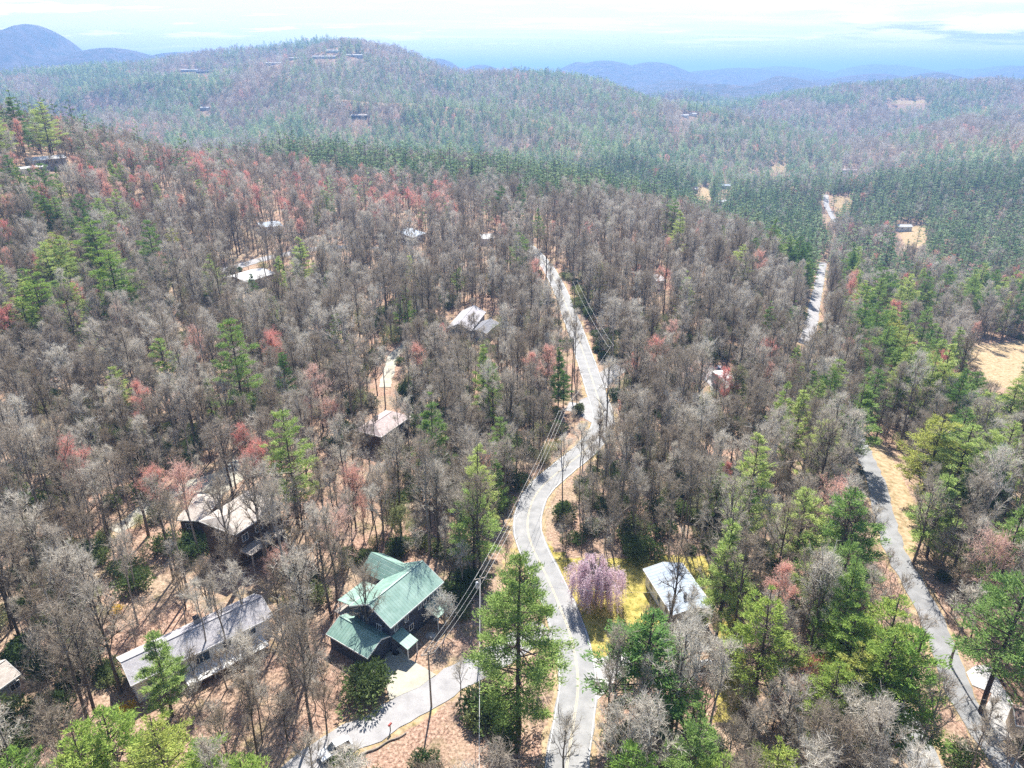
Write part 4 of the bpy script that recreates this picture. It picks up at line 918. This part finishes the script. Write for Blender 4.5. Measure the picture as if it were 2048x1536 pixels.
# openings in the wood: photo outlines of what the trees in front leave visible -> (outline, chance a tree crossing it is left out)
SEE = [([(1095, 1536), (1105, 1400), (1110, 1250), (1050, 1130), (1035, 1060), (1045, 990), (1110, 940), (1150, 925), (1150, 950), (1120, 975), (1085, 1030), (1090, 1090), (1140, 1180), (1185, 1300), (1190, 1536)], 1),
       ([(1150, 830), (1165, 760), (1140, 680), (1105, 590), (1125, 585), (1165, 660), (1190, 720), (1225, 750), (1220, 830), (1190, 850)], .62),
       ([(1060, 500), (1085, 490), (1130, 560), (1130, 600), (1105, 590)], .6),
       ([(600, 1536), (640, 1470), (760, 1400), (780, 1300), (810, 1295), (870, 1345), (1010, 1280), (1020, 1310), (900, 1390), (700, 1536)], 1),
       ([(660, 1536), (720, 1490), (830, 1440), (930, 1370), (990, 1340), (1080, 1350), (1085, 1536)], .95),
       ([(655, 1230), (690, 1160), (760, 1105), (895, 1130), (895, 1180), (850, 1290), (735, 1330), (640, 1290)], .97),
       ([(890, 1170), (960, 1180), (990, 1290), (870, 1350), (830, 1290)], .85),
       ([(1280, 1115), (1375, 1115), (1440, 1215), (1345, 1245), (1290, 1200)], .93),
       ([(1080, 1080), (1140, 1110), (1290, 1112), (1290, 1260), (1180, 1290), (1120, 1180)], .97),
       ([(395, 1035), (515, 955), (575, 1000), (560, 1040), (470, 1160), (410, 1100)], .72),
       ([(350, 975), (420, 950), (420, 1040), (350, 1050)], .4),
       ([(240, 1310), (500, 1170), (555, 1240), (350, 1350), (270, 1350)], .85),
       ([(250, 1050), (400, 1080), (430, 1180), (330, 1260), (200, 1260), (200, 1150)], .5),
       ([(0, 1310), (50, 1335), (30, 1420), (0, 1440)], .8),
       ([(705, 860), (760, 795), (830, 805), (825, 840), (763, 885)], .95), ([(90, 1560), (150, 1440), (430, 1425), (520, 1560)], .85),
       ([(890, 625), (925, 598), (970, 612), (1000, 645), (975, 670), (940, 668)], .8),
       ([(460, 560), (480, 520), (560, 530), (560, 560), (495, 575)], .75), ([(515, 440), (570, 440), (570, 462), (515, 462)], .8), ([(805, 448), (855, 455), (850, 478), (820, 480)], .7),
       ([(30, 345), (60, 312), (140, 312), (140, 345)], .9), ([(1405, 730), (1490, 735), (1485, 785), (1420, 785)], .7), ([(1308, 546), (1336, 546), (1340, 600), (1310, 600)], .75),
       ([(1725, 870), (1800, 900), (1835, 1030), (1820, 1150), (1760, 1080), (1730, 970)], .92), ([(1790, 1100), (1850, 1160), (1880, 1250), (1850, 1250), (1800, 1180)], .8),
       ([(1870, 1250), (1900, 1260), (1950, 1420), (2020, 1536), (1960, 1536), (1900, 1400)], .8), ([(1925, 1335), (2000, 1330), (2048, 1450), (2048, 1490), (1985, 1490)], .85),
       ([(1830, 1470), (1880, 1480), (1915, 1536), (1860, 1536)], .95),
       ([(1618, 650), (1620, 560), (1635, 520), (1655, 525), (1645, 640)], 1), ([(1648, 445), (1648, 385), (1668, 395), (1675, 440)], .95), ([(1930, 690), (2048, 680), (2048, 795), (1980, 775)], .97),
       ([(1780, 448), (1852, 445), (1852, 492), (1810, 492)], .97), ([(1775, 196), (1850, 197), (1850, 209), (1780, 209)], .95), ([(1393, 370), (1420, 370), (1422, 402), (1395, 402)], .9), ([(1540, 325), (1570, 325), (1568, 345), (1545, 345)], .9),
       ([(1664, 393), (1704, 393), (1704, 432), (1668, 428)], .8), ([(222, 1060), (380, 960), (400, 975), (260, 1060)], .65), ([(640, 498), (700, 480), (700, 505), (560, 530), (560, 510)], .5), ([(765, 780), (775, 700), (800, 690), (800, 780)], .7),
       ([(940, 1060), (1030, 1060), (1020, 1200), (960, 1180)], .85), ([(1110, 815), (1160, 800), (1170, 850), (1120, 860)], .8), ([(960, 480), (992, 480), (992, 462), (960, 462)], .7), ([(1420, 1240), (1475, 1240), (1480, 1420), (1430, 1440)], .6)]
for px, py, wpx, *_ in FAR_HOUSES: SEE.append(([(px, py - 5), (px + wpx, py - 5), (px + wpx, py + 4), (px, py + 4)], .9))
SEE = [(np.array(p, float), q) for p, q in SEE]
def opened(X, Y, Z, H, Wc, rnd):
    """True where a tree would stand in front of an opening"""
    bad = np.zeros(X.shape, bool)
    for k, fr in enumerate((.12, .35, .6, .8, 1.0)):
        px, py = proj(X, Y, Z + H * fr); f = F / np.maximum(Y * CT - (Z + H * fr - CAMH) * ST, 1)
        for dx in ((0,) if fr < .5 else (-.55, 0, .55)):
            for P_, q in SEE: bad |= inside(px + dx * Wc * f, py, P_) & (rnd < q)
    return bad
# ---------------------------------------------------------------- chosen single trees (crown-top pixel, height) from the photo
PLACED = []      # (kind, proto index, x, y, scale, label)
PROT_W = dict(bare=4, red=4, pine=4, brightpine=4.6, bigpine=5, shrub=1.8, oliveshrub=2.2, forsythia=.9, greening=2.8, blossom=2.9, weeping=4.4)
def put(kind, i, px, py, h, label=None, wide=1.0):
    x, y = at(px, py, h); PLACED.append([kind, i, x, y, h / PROTO[kind][i][2], label, wide, random.uniform(0, 6.28)])
put('bigpine', 0, 1040, 1105, 31, 'tallest lone white pine, between the side road mouth and the main road', 1.05)
for j, (px, py, h, wd_, lab) in enumerate([(1300, 1225, 21, 1.9, 'broad round topped pine below the white roofed cottage'), (300, 1255, 17, 1.15, 'bright green pine in front of the long grey roofed house'),
    (1712, 975, 27, 1.25, 'dense conical pine left of the back road'), (1545, 1180, 23, 1.1, 'slender pine with one sided branches below the cottage yard'), (2062, 1150, 27, 1.2, 'large spreading pine by the white driveway'),
    (953, 884, 24, .9, 'compact green pine left of the road bend'), (966, 680, 25, .75, 'tall slim pine left of the straight road, front one of two'), (985, 722, 22, .75, 'second slim pine behind the tall slim one'), (1120, 680, 20, .8, 'narrow green pine on the left edge of the straight road'), (1128, 745, 13, .9, 'short bright pine under the narrow roadside pine'),
    (1575, 760, 23, .8, 'slim pine at the left end of the middle pine row'), (1610, 770, 25, .9, 'tall pine second in the middle pine row'), (1660, 835, 22, 1.2, 'pale green pine in the middle pine row'), (1735, 750, 25, 1.2, 'full pine above the back road'),
    (1795, 640, 24, 1.2, 'bright pine group head above the tan field'), (1850, 680, 22, 1.1, None), (1800, 690, 22, 1.1, None), (1760, 735, 20, 1.1, None), (1880, 720, 21, 1.1, None),
    (60, 540, 27, 1.35, 'pale green pine closest to the white car under the pines'), (110, 465, 27, 1.35, 'upright pine in the left pine group'), (178, 435, 30, 1.35, 'highest pine of the left pine group'), (215, 505, 30, 1.35, 'widest lit pine of the left pine group'), (245, 560, 22, 1.0, 'short pine leaning at the right of the left pine group'),
    (60, 375, 22, .9, None), (110, 345, 24, .9, None), (555, 508, 20, 1.0, 'leaning green pine beside the pale roofed house'), (545, 590, 14, 1.3, None), (15, 180, 34, 1.3, 'tallest pine at the hillside skyline'), (78, 205, 33, 1.1, 'second tall pine at the hillside skyline'), (-30, 200, 34, 1.2, None), (110, 330, 12, .9, None),
    (645, 378, 20, 1.1, None), (700, 382, 18, 1.1, None), (385, 275, 22, 1.0, None), (420, 288, 20, 1.0, None), (180, 255, 20, 1, None), (220, 245, 20, 1, None), (1040, 358, 28, .9, None), (1003, 372, 26, 1.0, None), (1076, 415, 22, .9, None), (865, 306, 24, .9, None), (480, 310, 20, .8, None),
    (1890, 830, 24, 1.4, 'wide spreading pine right of the back road verge'), (1945, 850, 24, 1.3, None), (1985, 780, 24, 1.2, None), (2010, 880, 24, 1.2, None), (1960, 740, 22, 1.1, None), (1905, 930, 22, 1.3, None), (2040, 760, 22, 1.1, None), (2048, 1010, 24, 1.1, None),
    (20, 925, 13, 1.2, None), (1000, 830, 18, .9, None), (990, 905, 16, .9, None), (1640, 760, 20, 1, None), (1090, 800, 8, .9, None), (1480, 745, 12, 1.4, None), (945, 975, 20, 1.25, 'dark pine shaded behind the bare tree near the transformer pole')]):
    put('brightpine' if (px < 250 and 400 < py < 600) or px in (1795, 1890, 1545) else 'pine', j % 2 if (px < 250 and 400 < py < 600) or px in (1795, 1890, 1545) else j % 5, px, py, h, lab, wd_)
for px, py, h, lab in [(1800, 1195, 24, 'lit round pine at the top of the bright pine clump'), (1720, 1215, 21, None), (1792, 1262, 23, 'yellow green pine in the bright pine clump'), (1850, 1262, 24, 'most yellow pine beside the back road'), (1730, 1290, 19, None), (1275, 1492, 17, 'yellow green pine crown at the lower edge near the main road'),
    (1565, 1482, 17, 'yellow green pine crown at the lower edge below the reddish thicket'), (200, 1420, 20, 'large soft bright pine crown in the lower corner'), (300, 1432, 20, None), (140, 1455, 20, None), (400, 1480, 17, None), (10, 1505, 17, None), (480, 1520, 17, None), (1680, 1330, 17, None), (1450, 1520, 17, None)]:
    put('brightpine', random.randrange(2), px, py, h, lab, 1.15)
put('weeping', 0, 1195, 1112, 10.5, 'weeping cherry in pink blossom on the yellow lawn')
put('blossom', 0, 890, 1208, 6.2, 'white blossoming tree beside the porch of the green roofed house')
put('greening', 0, 800, 1028, 8.5, 'pale olive leafing tree behind the green roofed house'); put('greening', 0, 1480, 748, 11, 'round yellow green leafing tree beside the small grey house', 1.2)
put('greening', 0, 235, 790, 9, 'pale green leafing tree in the bare wood on the left slope'); put('greening', 0, 270, 850, 8, 'lower pale green leafing tree beside another on the left slope')
put('shrub', 2, 720, 1350, 4.5, 'large dark rhododendron beside the concrete driveway', 1.1); put('shrub', 1, 960, 1372, 4, 'dark rhododendron left of the big pine', 1.1); put('shrub', 0, 958, 1412, 3.6, 'pale leaved rhododendron under the big pine', 1.1)
put('shrub', 1, 1010, 1440, 3.6, 'bluish rhododendron at the foot of the big pine', 1.0); put('shrub', 2, 985, 1385, 4, None, 1.2); put('shrub', 0, 1158, 800, 4, 'dark lone holly on the verge at the gravel junction', .7); put('shrub', 1, 900, 1165, 4, 'dark evergreen bush at the corner of the green roofed house', 1.2)
put('shrub', 1, 850, 1500, 2.6, None); put('shrub', 2, 690, 1512, 2.6, None); put('shrub', 0, 1650, 1400, 3, None)
put('forsythia', 0, 229, 1208, 2, 'small yellow forsythia bush on the leaf litter slope'); put('forsythia', 0, 96, 1090, 2, 'yellow forsythia bush in the left wood'); put('forsythia', 0, 245, 1400, 2.4, 'yellow forsythia bush beside the bright pine'); put('forsythia', 0, 30, 1450, 2, 'yellow forsythia bush below the tan roofed corner house')
for px, py, h in [(1600, 1355, 9), (1630, 1330, 10), (1560, 1380, 8), (1330, 1335, 6), (1310, 1220, 4), (1060, 705, 18), (1095, 700, 18), (710, 350, 20), (775, 395, 18), (590, 420, 18), (600, 440, 16), (200, 350, 18), (260, 355, 16), (80, 365, 12), (30, 370, 12), (145, 215, 18), (240, 380, 14), (550, 350, 16), (1330, 545, 14), (1318, 535, 10),
    (120, 615, 12), (150, 630, 10), (840, 905, 12), (700, 950, 14), (720, 1000, 10), (660, 810, 12), (610, 800, 12), (1740, 690, 14), (1700, 680, 14), (900, 520, 10), (1300, 1460, 6), (1890, 560, 12), (1240, 800, 6), (840, 440, 12)]:
    put('red', random.randrange(4), px, py, h, None, .95)
for i, px, py, h, lab in [(1, 500, 930, 24, 'tall bare tree standing against the tan roof of the tall brown house'), (0, 520, 940, 23, None), (4, 300, 960, 22, None), (4, 330, 990, 22, None), (3, 230, 1080, 18, None), (5, 725, 1150, 14, 'bare tree standing in front of the green carport'), (1, 870, 930, 20, 'tall bare tree with rounded crown behind the green roofed house'), (1, 955, 965, 22, 'spreading bare tree beside the dark pine'),
    (1, 1360, 1090, 18, 'forked bare tree beside the white roofed cottage'), (5, 1440, 1110, 14, None), (5, 1410, 1290, 15, None), (0, 1370, 1330, 14, None), (5, 1580, 1240, 10, None), (5, 1700, 1400, 14, 'grey rounded bare tree at the lower edge beside the bright pine clump'), (5, 1420, 1370, 10, None), (2, 1950, 1180, 16, None), (0, 1870, 970, 19, None), (1, 1960, 1040, 18, None), (5, 920, 1330, 5.5, 'small bare tree on the verge of the side road'),
    (7, 1130, 870, 20, 'thin bare tree on the inside of the road bend'), (7, 1165, 850, 20, None), (6, 1200, 840, 18, None), (6, 1225, 860, 19, None), (7, 1250, 850, 19, None), (5, 1130, 1450, 10, None), (5, 620, 1480, 9, None), (4, 365, 760, 22, None), (1, 180, 1180, 20, None), (0, 130, 1240, 18, None), (1, 400, 1130, 14, None), (7, 1430, 1230, 12, None), (3, 1385, 1175, 15, None), (0, 1340, 1200, 12, None), (1, 1300, 1215, 10, None), (0, 470, 1130, 14, None), (0, 540, 1130, 13, None), (3, 420, 1150, 17, None), (6, 380, 1160, 17, None), (1, 600, 1180, 14, None), (5, 570, 1260, 10, None), (5, 500, 1290, 8, None), (5, 440, 1310, 7, None), (6, 745, 790, 18, None), (7, 790, 785, 19, None), (3, 815, 800, 18, None), (0, 730, 830, 15, None), (5, 640, 1380, 9, None), (5, 560, 1400, 9, None)]:
    put('bare', i, px, py, h, lab)

# ---------------------------------------------------------------- the wood
def region(px, py, x, y, rn, rn2):
    """species by place: returns probability of pine and of red-budding tree"""
    n = len(px); P = np.full(n, .025); Rd = np.full(n, .018)
    def s(poly, p, r=None):
        m = inside(px, py, np.array(poly, float))
        P[m] = p
        if r is not None: Rd[m] = r
    big = vnoise(x / 140 + 3, y / 190 + 5, 31); big2 = vnoise(x / 45, y / 60, 33)
    far = y > 560
    P[far] = np.clip((.6 * big[far] + .4 * big2[far] - .38) * 4.5, .05, .92); Rd[far] = .02
    near = ~far
    P[near] = np.where(big2[near] > .88, .14, .012)
    s([(-200, 300), (60, 330), (200, 350), (500, 345), (900, 400), (920, 480), (500, 470), (0, 470), (-200, 480)], .05, .17)
    s([(0, 250), (330, 260), (340, 330), (0, 330)], .3, .12)
    s([(980, 310), (1200, 320), (1420, 360), (1640, 470), (1660, 560), (1625, 640), (1590, 600), (1480, 500), (1380, 450), (1200, 430), (1080, 420), (1000, 380)], .8, .01)
    s([(500, 262), (620, 270), (960, 290), (980, 320), (560, 300)], .8, .02)
    s([(1690, 400), (1850, 345), (2060, 300), (2400, 260), (2400, 560), (2048, 560), (1850, 530), (1700, 480)], .72, .02)
    s([(1380, 240), (1660, 260), (1700, 400), (1640, 440), (1400, 350)], .55, .02)
    s([(1660, 500), (2048, 560), (2048, 680), (1900, 660), (1680, 700)], .38, .05)
    s([(1700, 700), (1900, 760), (2300, 820), (2300, 1130), (1900, 1080), (1860, 900), (1720, 830)], .5, .02)
    s([(1650, 1180), (1870, 1190), (1880, 1480), (1700, 1450)], .35, .05)
    s([(0, 420), (260, 440), (270, 740), (0, 740)], .16, .05)
    s([(580, 120), (860, 130), (860, 230), (620, 200)], .5, .0)
    s([(900, 160), (1300, 170), (1350, 300), (950, 290)], .55, .01)
    return P, Rd
def candidates(y0, y1, cell, hh, dens=1.0, marg=1.28):
    ys = np.arange(y0, y1, cell); out = []
    for y in ys:
        half = (.9165 * y + 35) * .72 * marg; xs = np.arange(-half, half, cell)
        out.append(np.column_stack([xs + RNG.uniform(-.48, .48, len(xs)) * cell, y + RNG.uniform(-.48, .48, len(xs)) * cell]))
    C = np.vstack(out); C = C[RNG.random(len(C)) < dens]
    X, Y = C[:, 0], C[:, 1]; m = dist_roads(X, Y) > 1.8
    for P_ in OPEN: m &= ~inside(X, Y, P_)
    m &= ~in_house(X, Y); X, Y = X[m], Y[m]; Z = terrain(X, Y)
    return X, Y, Z
# skyline table: hides what stands wholly behind a crest
cu = np.linspace(-1.1, 1.1, 221); cyv = np.exp(np.linspace(math.log(50), math.log(3400), 420))
CU, CY = np.meshgrid(cu, cyv, indexing='ij'); HZ = (terrain(CU * CY, CY) + 9 - CAMH) / CY; RUN = np.maximum.accumulate(HZ, axis=1)
def hidden(X, Y, Z, H):
    i = np.clip(((X / Y + 1.1) / 2.2 * 220).round().astype(int), 0, 220); j = np.clip(np.searchsorted(cyv, Y * .97) - 1, 0, 419)
    return (Z + H + 3 - CAMH) / Y < RUN[i, j]
PX = np.array([p[2] for p in PLACED]); PY_ = np.array([p[3] for p in PLACED]); PW = np.array([2.4 if p[0] in ('pine', 'bigpine', 'brightpine', 'weeping') else 1.4 for p in PLACED])
CLUMP = {}
def plant(y0, y1, cell, dens, tier):
    X, Y, Z = candidates(y0, y1, cell, 18, dens); n = len(X)
    if tier != 'near': k = ~hidden(X, Y, Z, 20); X, Y, Z = X[k], Y[k], Z[k]; n = len(X)
    else:
        d = np.full(n, 9.);
        for a_, b_, w_ in zip(PX, PY_, PW): d = np.minimum(d, np.hypot(X - a_, Y - b_) / w_)
        k = (d > 1) & ~hidden(X, Y, Z, 16); X, Y, Z = X[k], Y[k], Z[k]; n = len(X)
    px, py = proj(X, Y, Z); Pp, Pr = region(px, py, X, Y, None, None); r = RNG.random(n)
    kind = np.where(r < Pp, 1, np.where(r < Pp + Pr, 2, 0))
    S = RNG.uniform(.62, 1.2, n); S = np.where(kind == 1, S * RNG.uniform(.75, 1.05, n), S); small = (RNG.random(n) < .3) & (kind == 0); S[small] *= .6
    H = 18 * S; H[kind == 1] = 24 * S[kind == 1]
    bad = opened(X, Y, Z, H, np.where(kind == 1, 4.0, 3.4) * S, RNG.random(n)); k = ~bad
    X, Y, Z, S, kind = X[k], Y[k], Z[k], S[k], kind[k]; n = len(X)
    return np.column_stack([X, Y, Z, RNG.uniform(0, 6.283, n), S, S * RNG.uniform(.9, 1.12, n)]), kind
near, nk = plant(46, 215, 4.3, .88, 'near')
near2, nk2 = plant(215, 420, 4.9, .9, 'near')
mid, mk = plant(420, 1000, 5.9, .92, 'mid')
far, fk = plant(1000, 2750, 8.6, .95, 'far')
allnear = np.vstack([near, near2]); ak = np.concatenate([nk, nk2])
# shrubs and saplings of the understorey
ux, uy, uz = candidates(46, 330, 4.6, 2, .75); ux_n = vnoise(ux / 18, uy / 18, 41); k = (ux_n > .38)
ux, uy, uz = ux[k], uy[k], uz[k]; bad = opened(ux, uy, uz, np.full(len(ux), 3.), np.full(len(ux), 1.), RNG.random(len(ux))); ux, uy, uz = ux[~bad], uy[~bad], uz[~bad]
bx, by, bz = candidates(46, 420, 4.4, 5, .62); k = vnoise(bx / 26 + 9, by / 30, 47) > .22; bx, by, bz = bx[k], by[k], bz[k]; bad = opened(bx, by, bz, np.full(len(bx), 5.), np.full(len(bx), 1.5), RNG.random(len(bx))); bx, by, bz = bx[~bad], by[~bad], bz[~bad]
bs = RNG.uniform(.55, 1.25, len(bx)); brush = np.column_stack([bx, by, bz, RNG.uniform(0, 6.28, len(bx)), bs, bs * RNG.uniform(.8, 1.3, len(bx))])
us = RNG.uniform(.8, 1.9, len(ux)); und = np.column_stack([ux, uy, uz, RNG.uniform(0, 6.28, len(ux)), us, us * RNG.uniform(.7, 1.3, len(ux))])

# ---------------------------------------------------------------- individuals: those that show largest (closest to the camera and in view)
ORD = ['nearest', 'second nearest', 'third nearest', 'fourth nearest', 'fifth nearest', 'sixth nearest', 'seventh nearest', 'eighth nearest', 'ninth nearest', 'tenth nearest'] + ['%dth nearest' % i for i in range(11, 80)]
ITEMS = []   # kind, proto index, x,y,z, rot, s, sz, label
def in_frame(X, Y, Z, H):
    a_, b_ = proj(X, Y, Z); c_, d_ = proj(X, Y, Z + H); return (a_ > -15) & (a_ < 2063) & (d_ < 1530) & (b_ > -10)
for p in PLACED:
    kd, i, x, y, s, lab, wide, rz = p; ITEMS.append([kd, i, x, y, gz(x, y), rz, s * wide, s, lab])
cnt = {'bare': sum(p[0] == 'bare' for p in PLACED), 'pine': sum(p[0] in ('pine', 'bigpine', 'brightpine') for p in PLACED), 'red': sum(p[0] == 'red' for p in PLACED), 'shrub': sum(p[0] in ('shrub',) for p in PLACED)}
def take(arr, kinds, code, kd, limit, H, nproto):
    sel = np.where((kinds == code) & in_frame(arr[:, 0], arr[:, 1], arr[:, 2], H * arr[:, 4]))[0]
    d = (np.hypot(arr[sel, 0], arr[sel, 1]) ** 2 + (CAMH - arr[sel, 2]) ** 2) ** .5 / arr[sel, 4]; sel = sel[np.argsort(d)][:max(0, limit)]
    for s in sel: r = arr[s]; ITEMS.append([kd, int(RNG.integers(0, nproto)), r[0], r[1], r[2], r[3], r[4], r[5], None])
    rest = np.ones(len(arr), bool); rest[sel] = False; return rest
rest = take(allnear, ak, 0, 'bare', 298 - cnt['bare'], 18, 8) & take(allnear, ak, 1, 'pine', 290 - cnt['pine'], 24, 5) & take(allnear, ak, 2, 'red', 150 - cnt['red'], 18, 4)
urest = take(und, np.zeros(len(und)), 0, 'shrub', 120, 2.5, 3)
NAMES = {'bare': ('bare_tree', 'bare tree', 'leafless hardwoods of the surrounding wood'), 'pine': ('pine_tree', 'pine', 'pines among the leafless wood'), 'brightpine': ('pine_tree', 'pine', 'pines among the leafless wood'), 'bigpine': ('pine_tree', 'pine', 'pines among the leafless wood'),
 'red': ('budding_maple', 'budding tree', 'red budding maples in the wood'), 'shrub': ('evergreen_shrub', 'shrub', 'evergreen shrubs under the trees'), 'forsythia': ('flowering_shrub', 'yellow shrub', 'yellow forsythia bushes'), 'greening': ('leafing_tree', 'leafing tree', 'pale green leafing trees'),
 'blossom': ('blossom_tree', 'flowering tree', None), 'weeping': ('weeping_cherry', 'cherry tree', None)}
lm = np.array([(a_, b_) for _, a_, b_ in LANDMARKS]); buckets = {}
for it in ITEMS:
    if it[8]: continue
    d = np.hypot(lm[:, 0] - it[2], lm[:, 1] - it[3]); k = int(np.argmin(d)); dx, dy = it[2] - lm[k, 0], it[3] - lm[k, 1]
    side = ('behind' if dy > 0 else 'in front of') if abs(dy) > abs(dx) else ('right of' if dx > 0 else 'left of')
    buckets.setdefault((NAMES[it[0]][1], k, side), []).append((d[k], it))
for (nm, k, side), lst in buckets.items():
    lst.sort(key=lambda q: q[0])
    for i, (_, it) in enumerate(lst):
        kd = it[0]; H = PROTO[kd][it[1]][2] * it[7]
        size = ('tall' if H > 18 else 'mid height' if H > 12 else 'low') if kd in ('bare', 'red') else ('tall' if H > 22 else 'mid height' if H > 15 else 'short') if 'pine' in kd else ('large' if H > 2.6 else 'small')
        noun = {'bare': 'leafless grey tree', 'red': 'red budding tree', 'pine': 'green pine', 'brightpine': 'yellow green pine', 'shrub': 'dark evergreen shrub'}.get(kd, 'shrub')
        it[8] = '%s %s, %s %s %s' % (size, noun, ORD[i], side, LANDMARKS[k][0])
for kd, i, x, y, z, rz, s, szz, lab in ITEMS:
    nm, cat, grp = NAMES[kd]; tr, cr_, h, _ = PROTO[kd][i]
    e = empty(nm, (x, y, z), rz, lab, cat, grp); e.scale = (s, s, szz)
    mobj('trunk', tr, e); mobj('crown', cr_, e)
# ---------------------------------------------------------------- masses
R1 = allnear[rest]; K1 = ak[rest]
scatter('bare_woodland', 'barenear', R1[K1 == 0], 'dense leafless grey brown woodland covering the near hill')
scatter('pine_woodland', 'pinenear', R1[K1 == 1], 'further green pines mixed through the near leafless wood')
scatter('budding_woodland', 'rednear', R1[K1 == 2], 'further red budding trees mixed through the near wood')
scatter('bare_woodland', 'baremid', mid[mk == 0], 'leafless mauve grey woodland beyond the near hill crest')
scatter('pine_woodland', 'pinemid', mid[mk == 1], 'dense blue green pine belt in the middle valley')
scatter('budding_woodland', 'redmid', mid[mk == 2], 'scattered red budding trees in the middle valley')
scatter('bare_woodland', 'barefar', far[fk == 0], 'leafless woodland on the blue far mountain and ridges')
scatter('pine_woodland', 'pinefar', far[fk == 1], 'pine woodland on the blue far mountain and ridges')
scatter('budding_woodland', 'redfar', far[fk == 2], 'sparse pinkish budding trees on the far ridges')
scatter('undergrowth', 'brush', brush, 'leafless twiggy brush and saplings between the trunks', 'undergrowth')
scatter('undergrowth', 'shrubs', und[urest], 'evergreen undergrowth between the bare trunks', 'undergrowth')
print('COUNTS', len(ITEMS), len(R1), len(mid), len(far), len(und))

# ---------------------------------------------------------------- haze
mb = MB(); mb.box(0, 20100, 60, 120000, 40800, 540)
hz = mb.build('haze', M['wire']); hz.data.materials.clear(); tag(hz, kind='stuff')
m = bpy.data.materials.new('haze'); m.use_nodes = True; t = m.node_tree; t.nodes.clear(); out = t.nodes.new('ShaderNodeOutputMaterial'); pv = t.nodes.new('ShaderNodeVolumePrincipled')
pv.inputs['Color'].default_value = (.27, .48, .90, 1); pv.inputs['Density'].default_value = 1.9e-4; pv.inputs['Anisotropy'].default_value = 0.2
t.links.new(pv.outputs[0], out.inputs['Volume']); hz.data.materials.append(m)
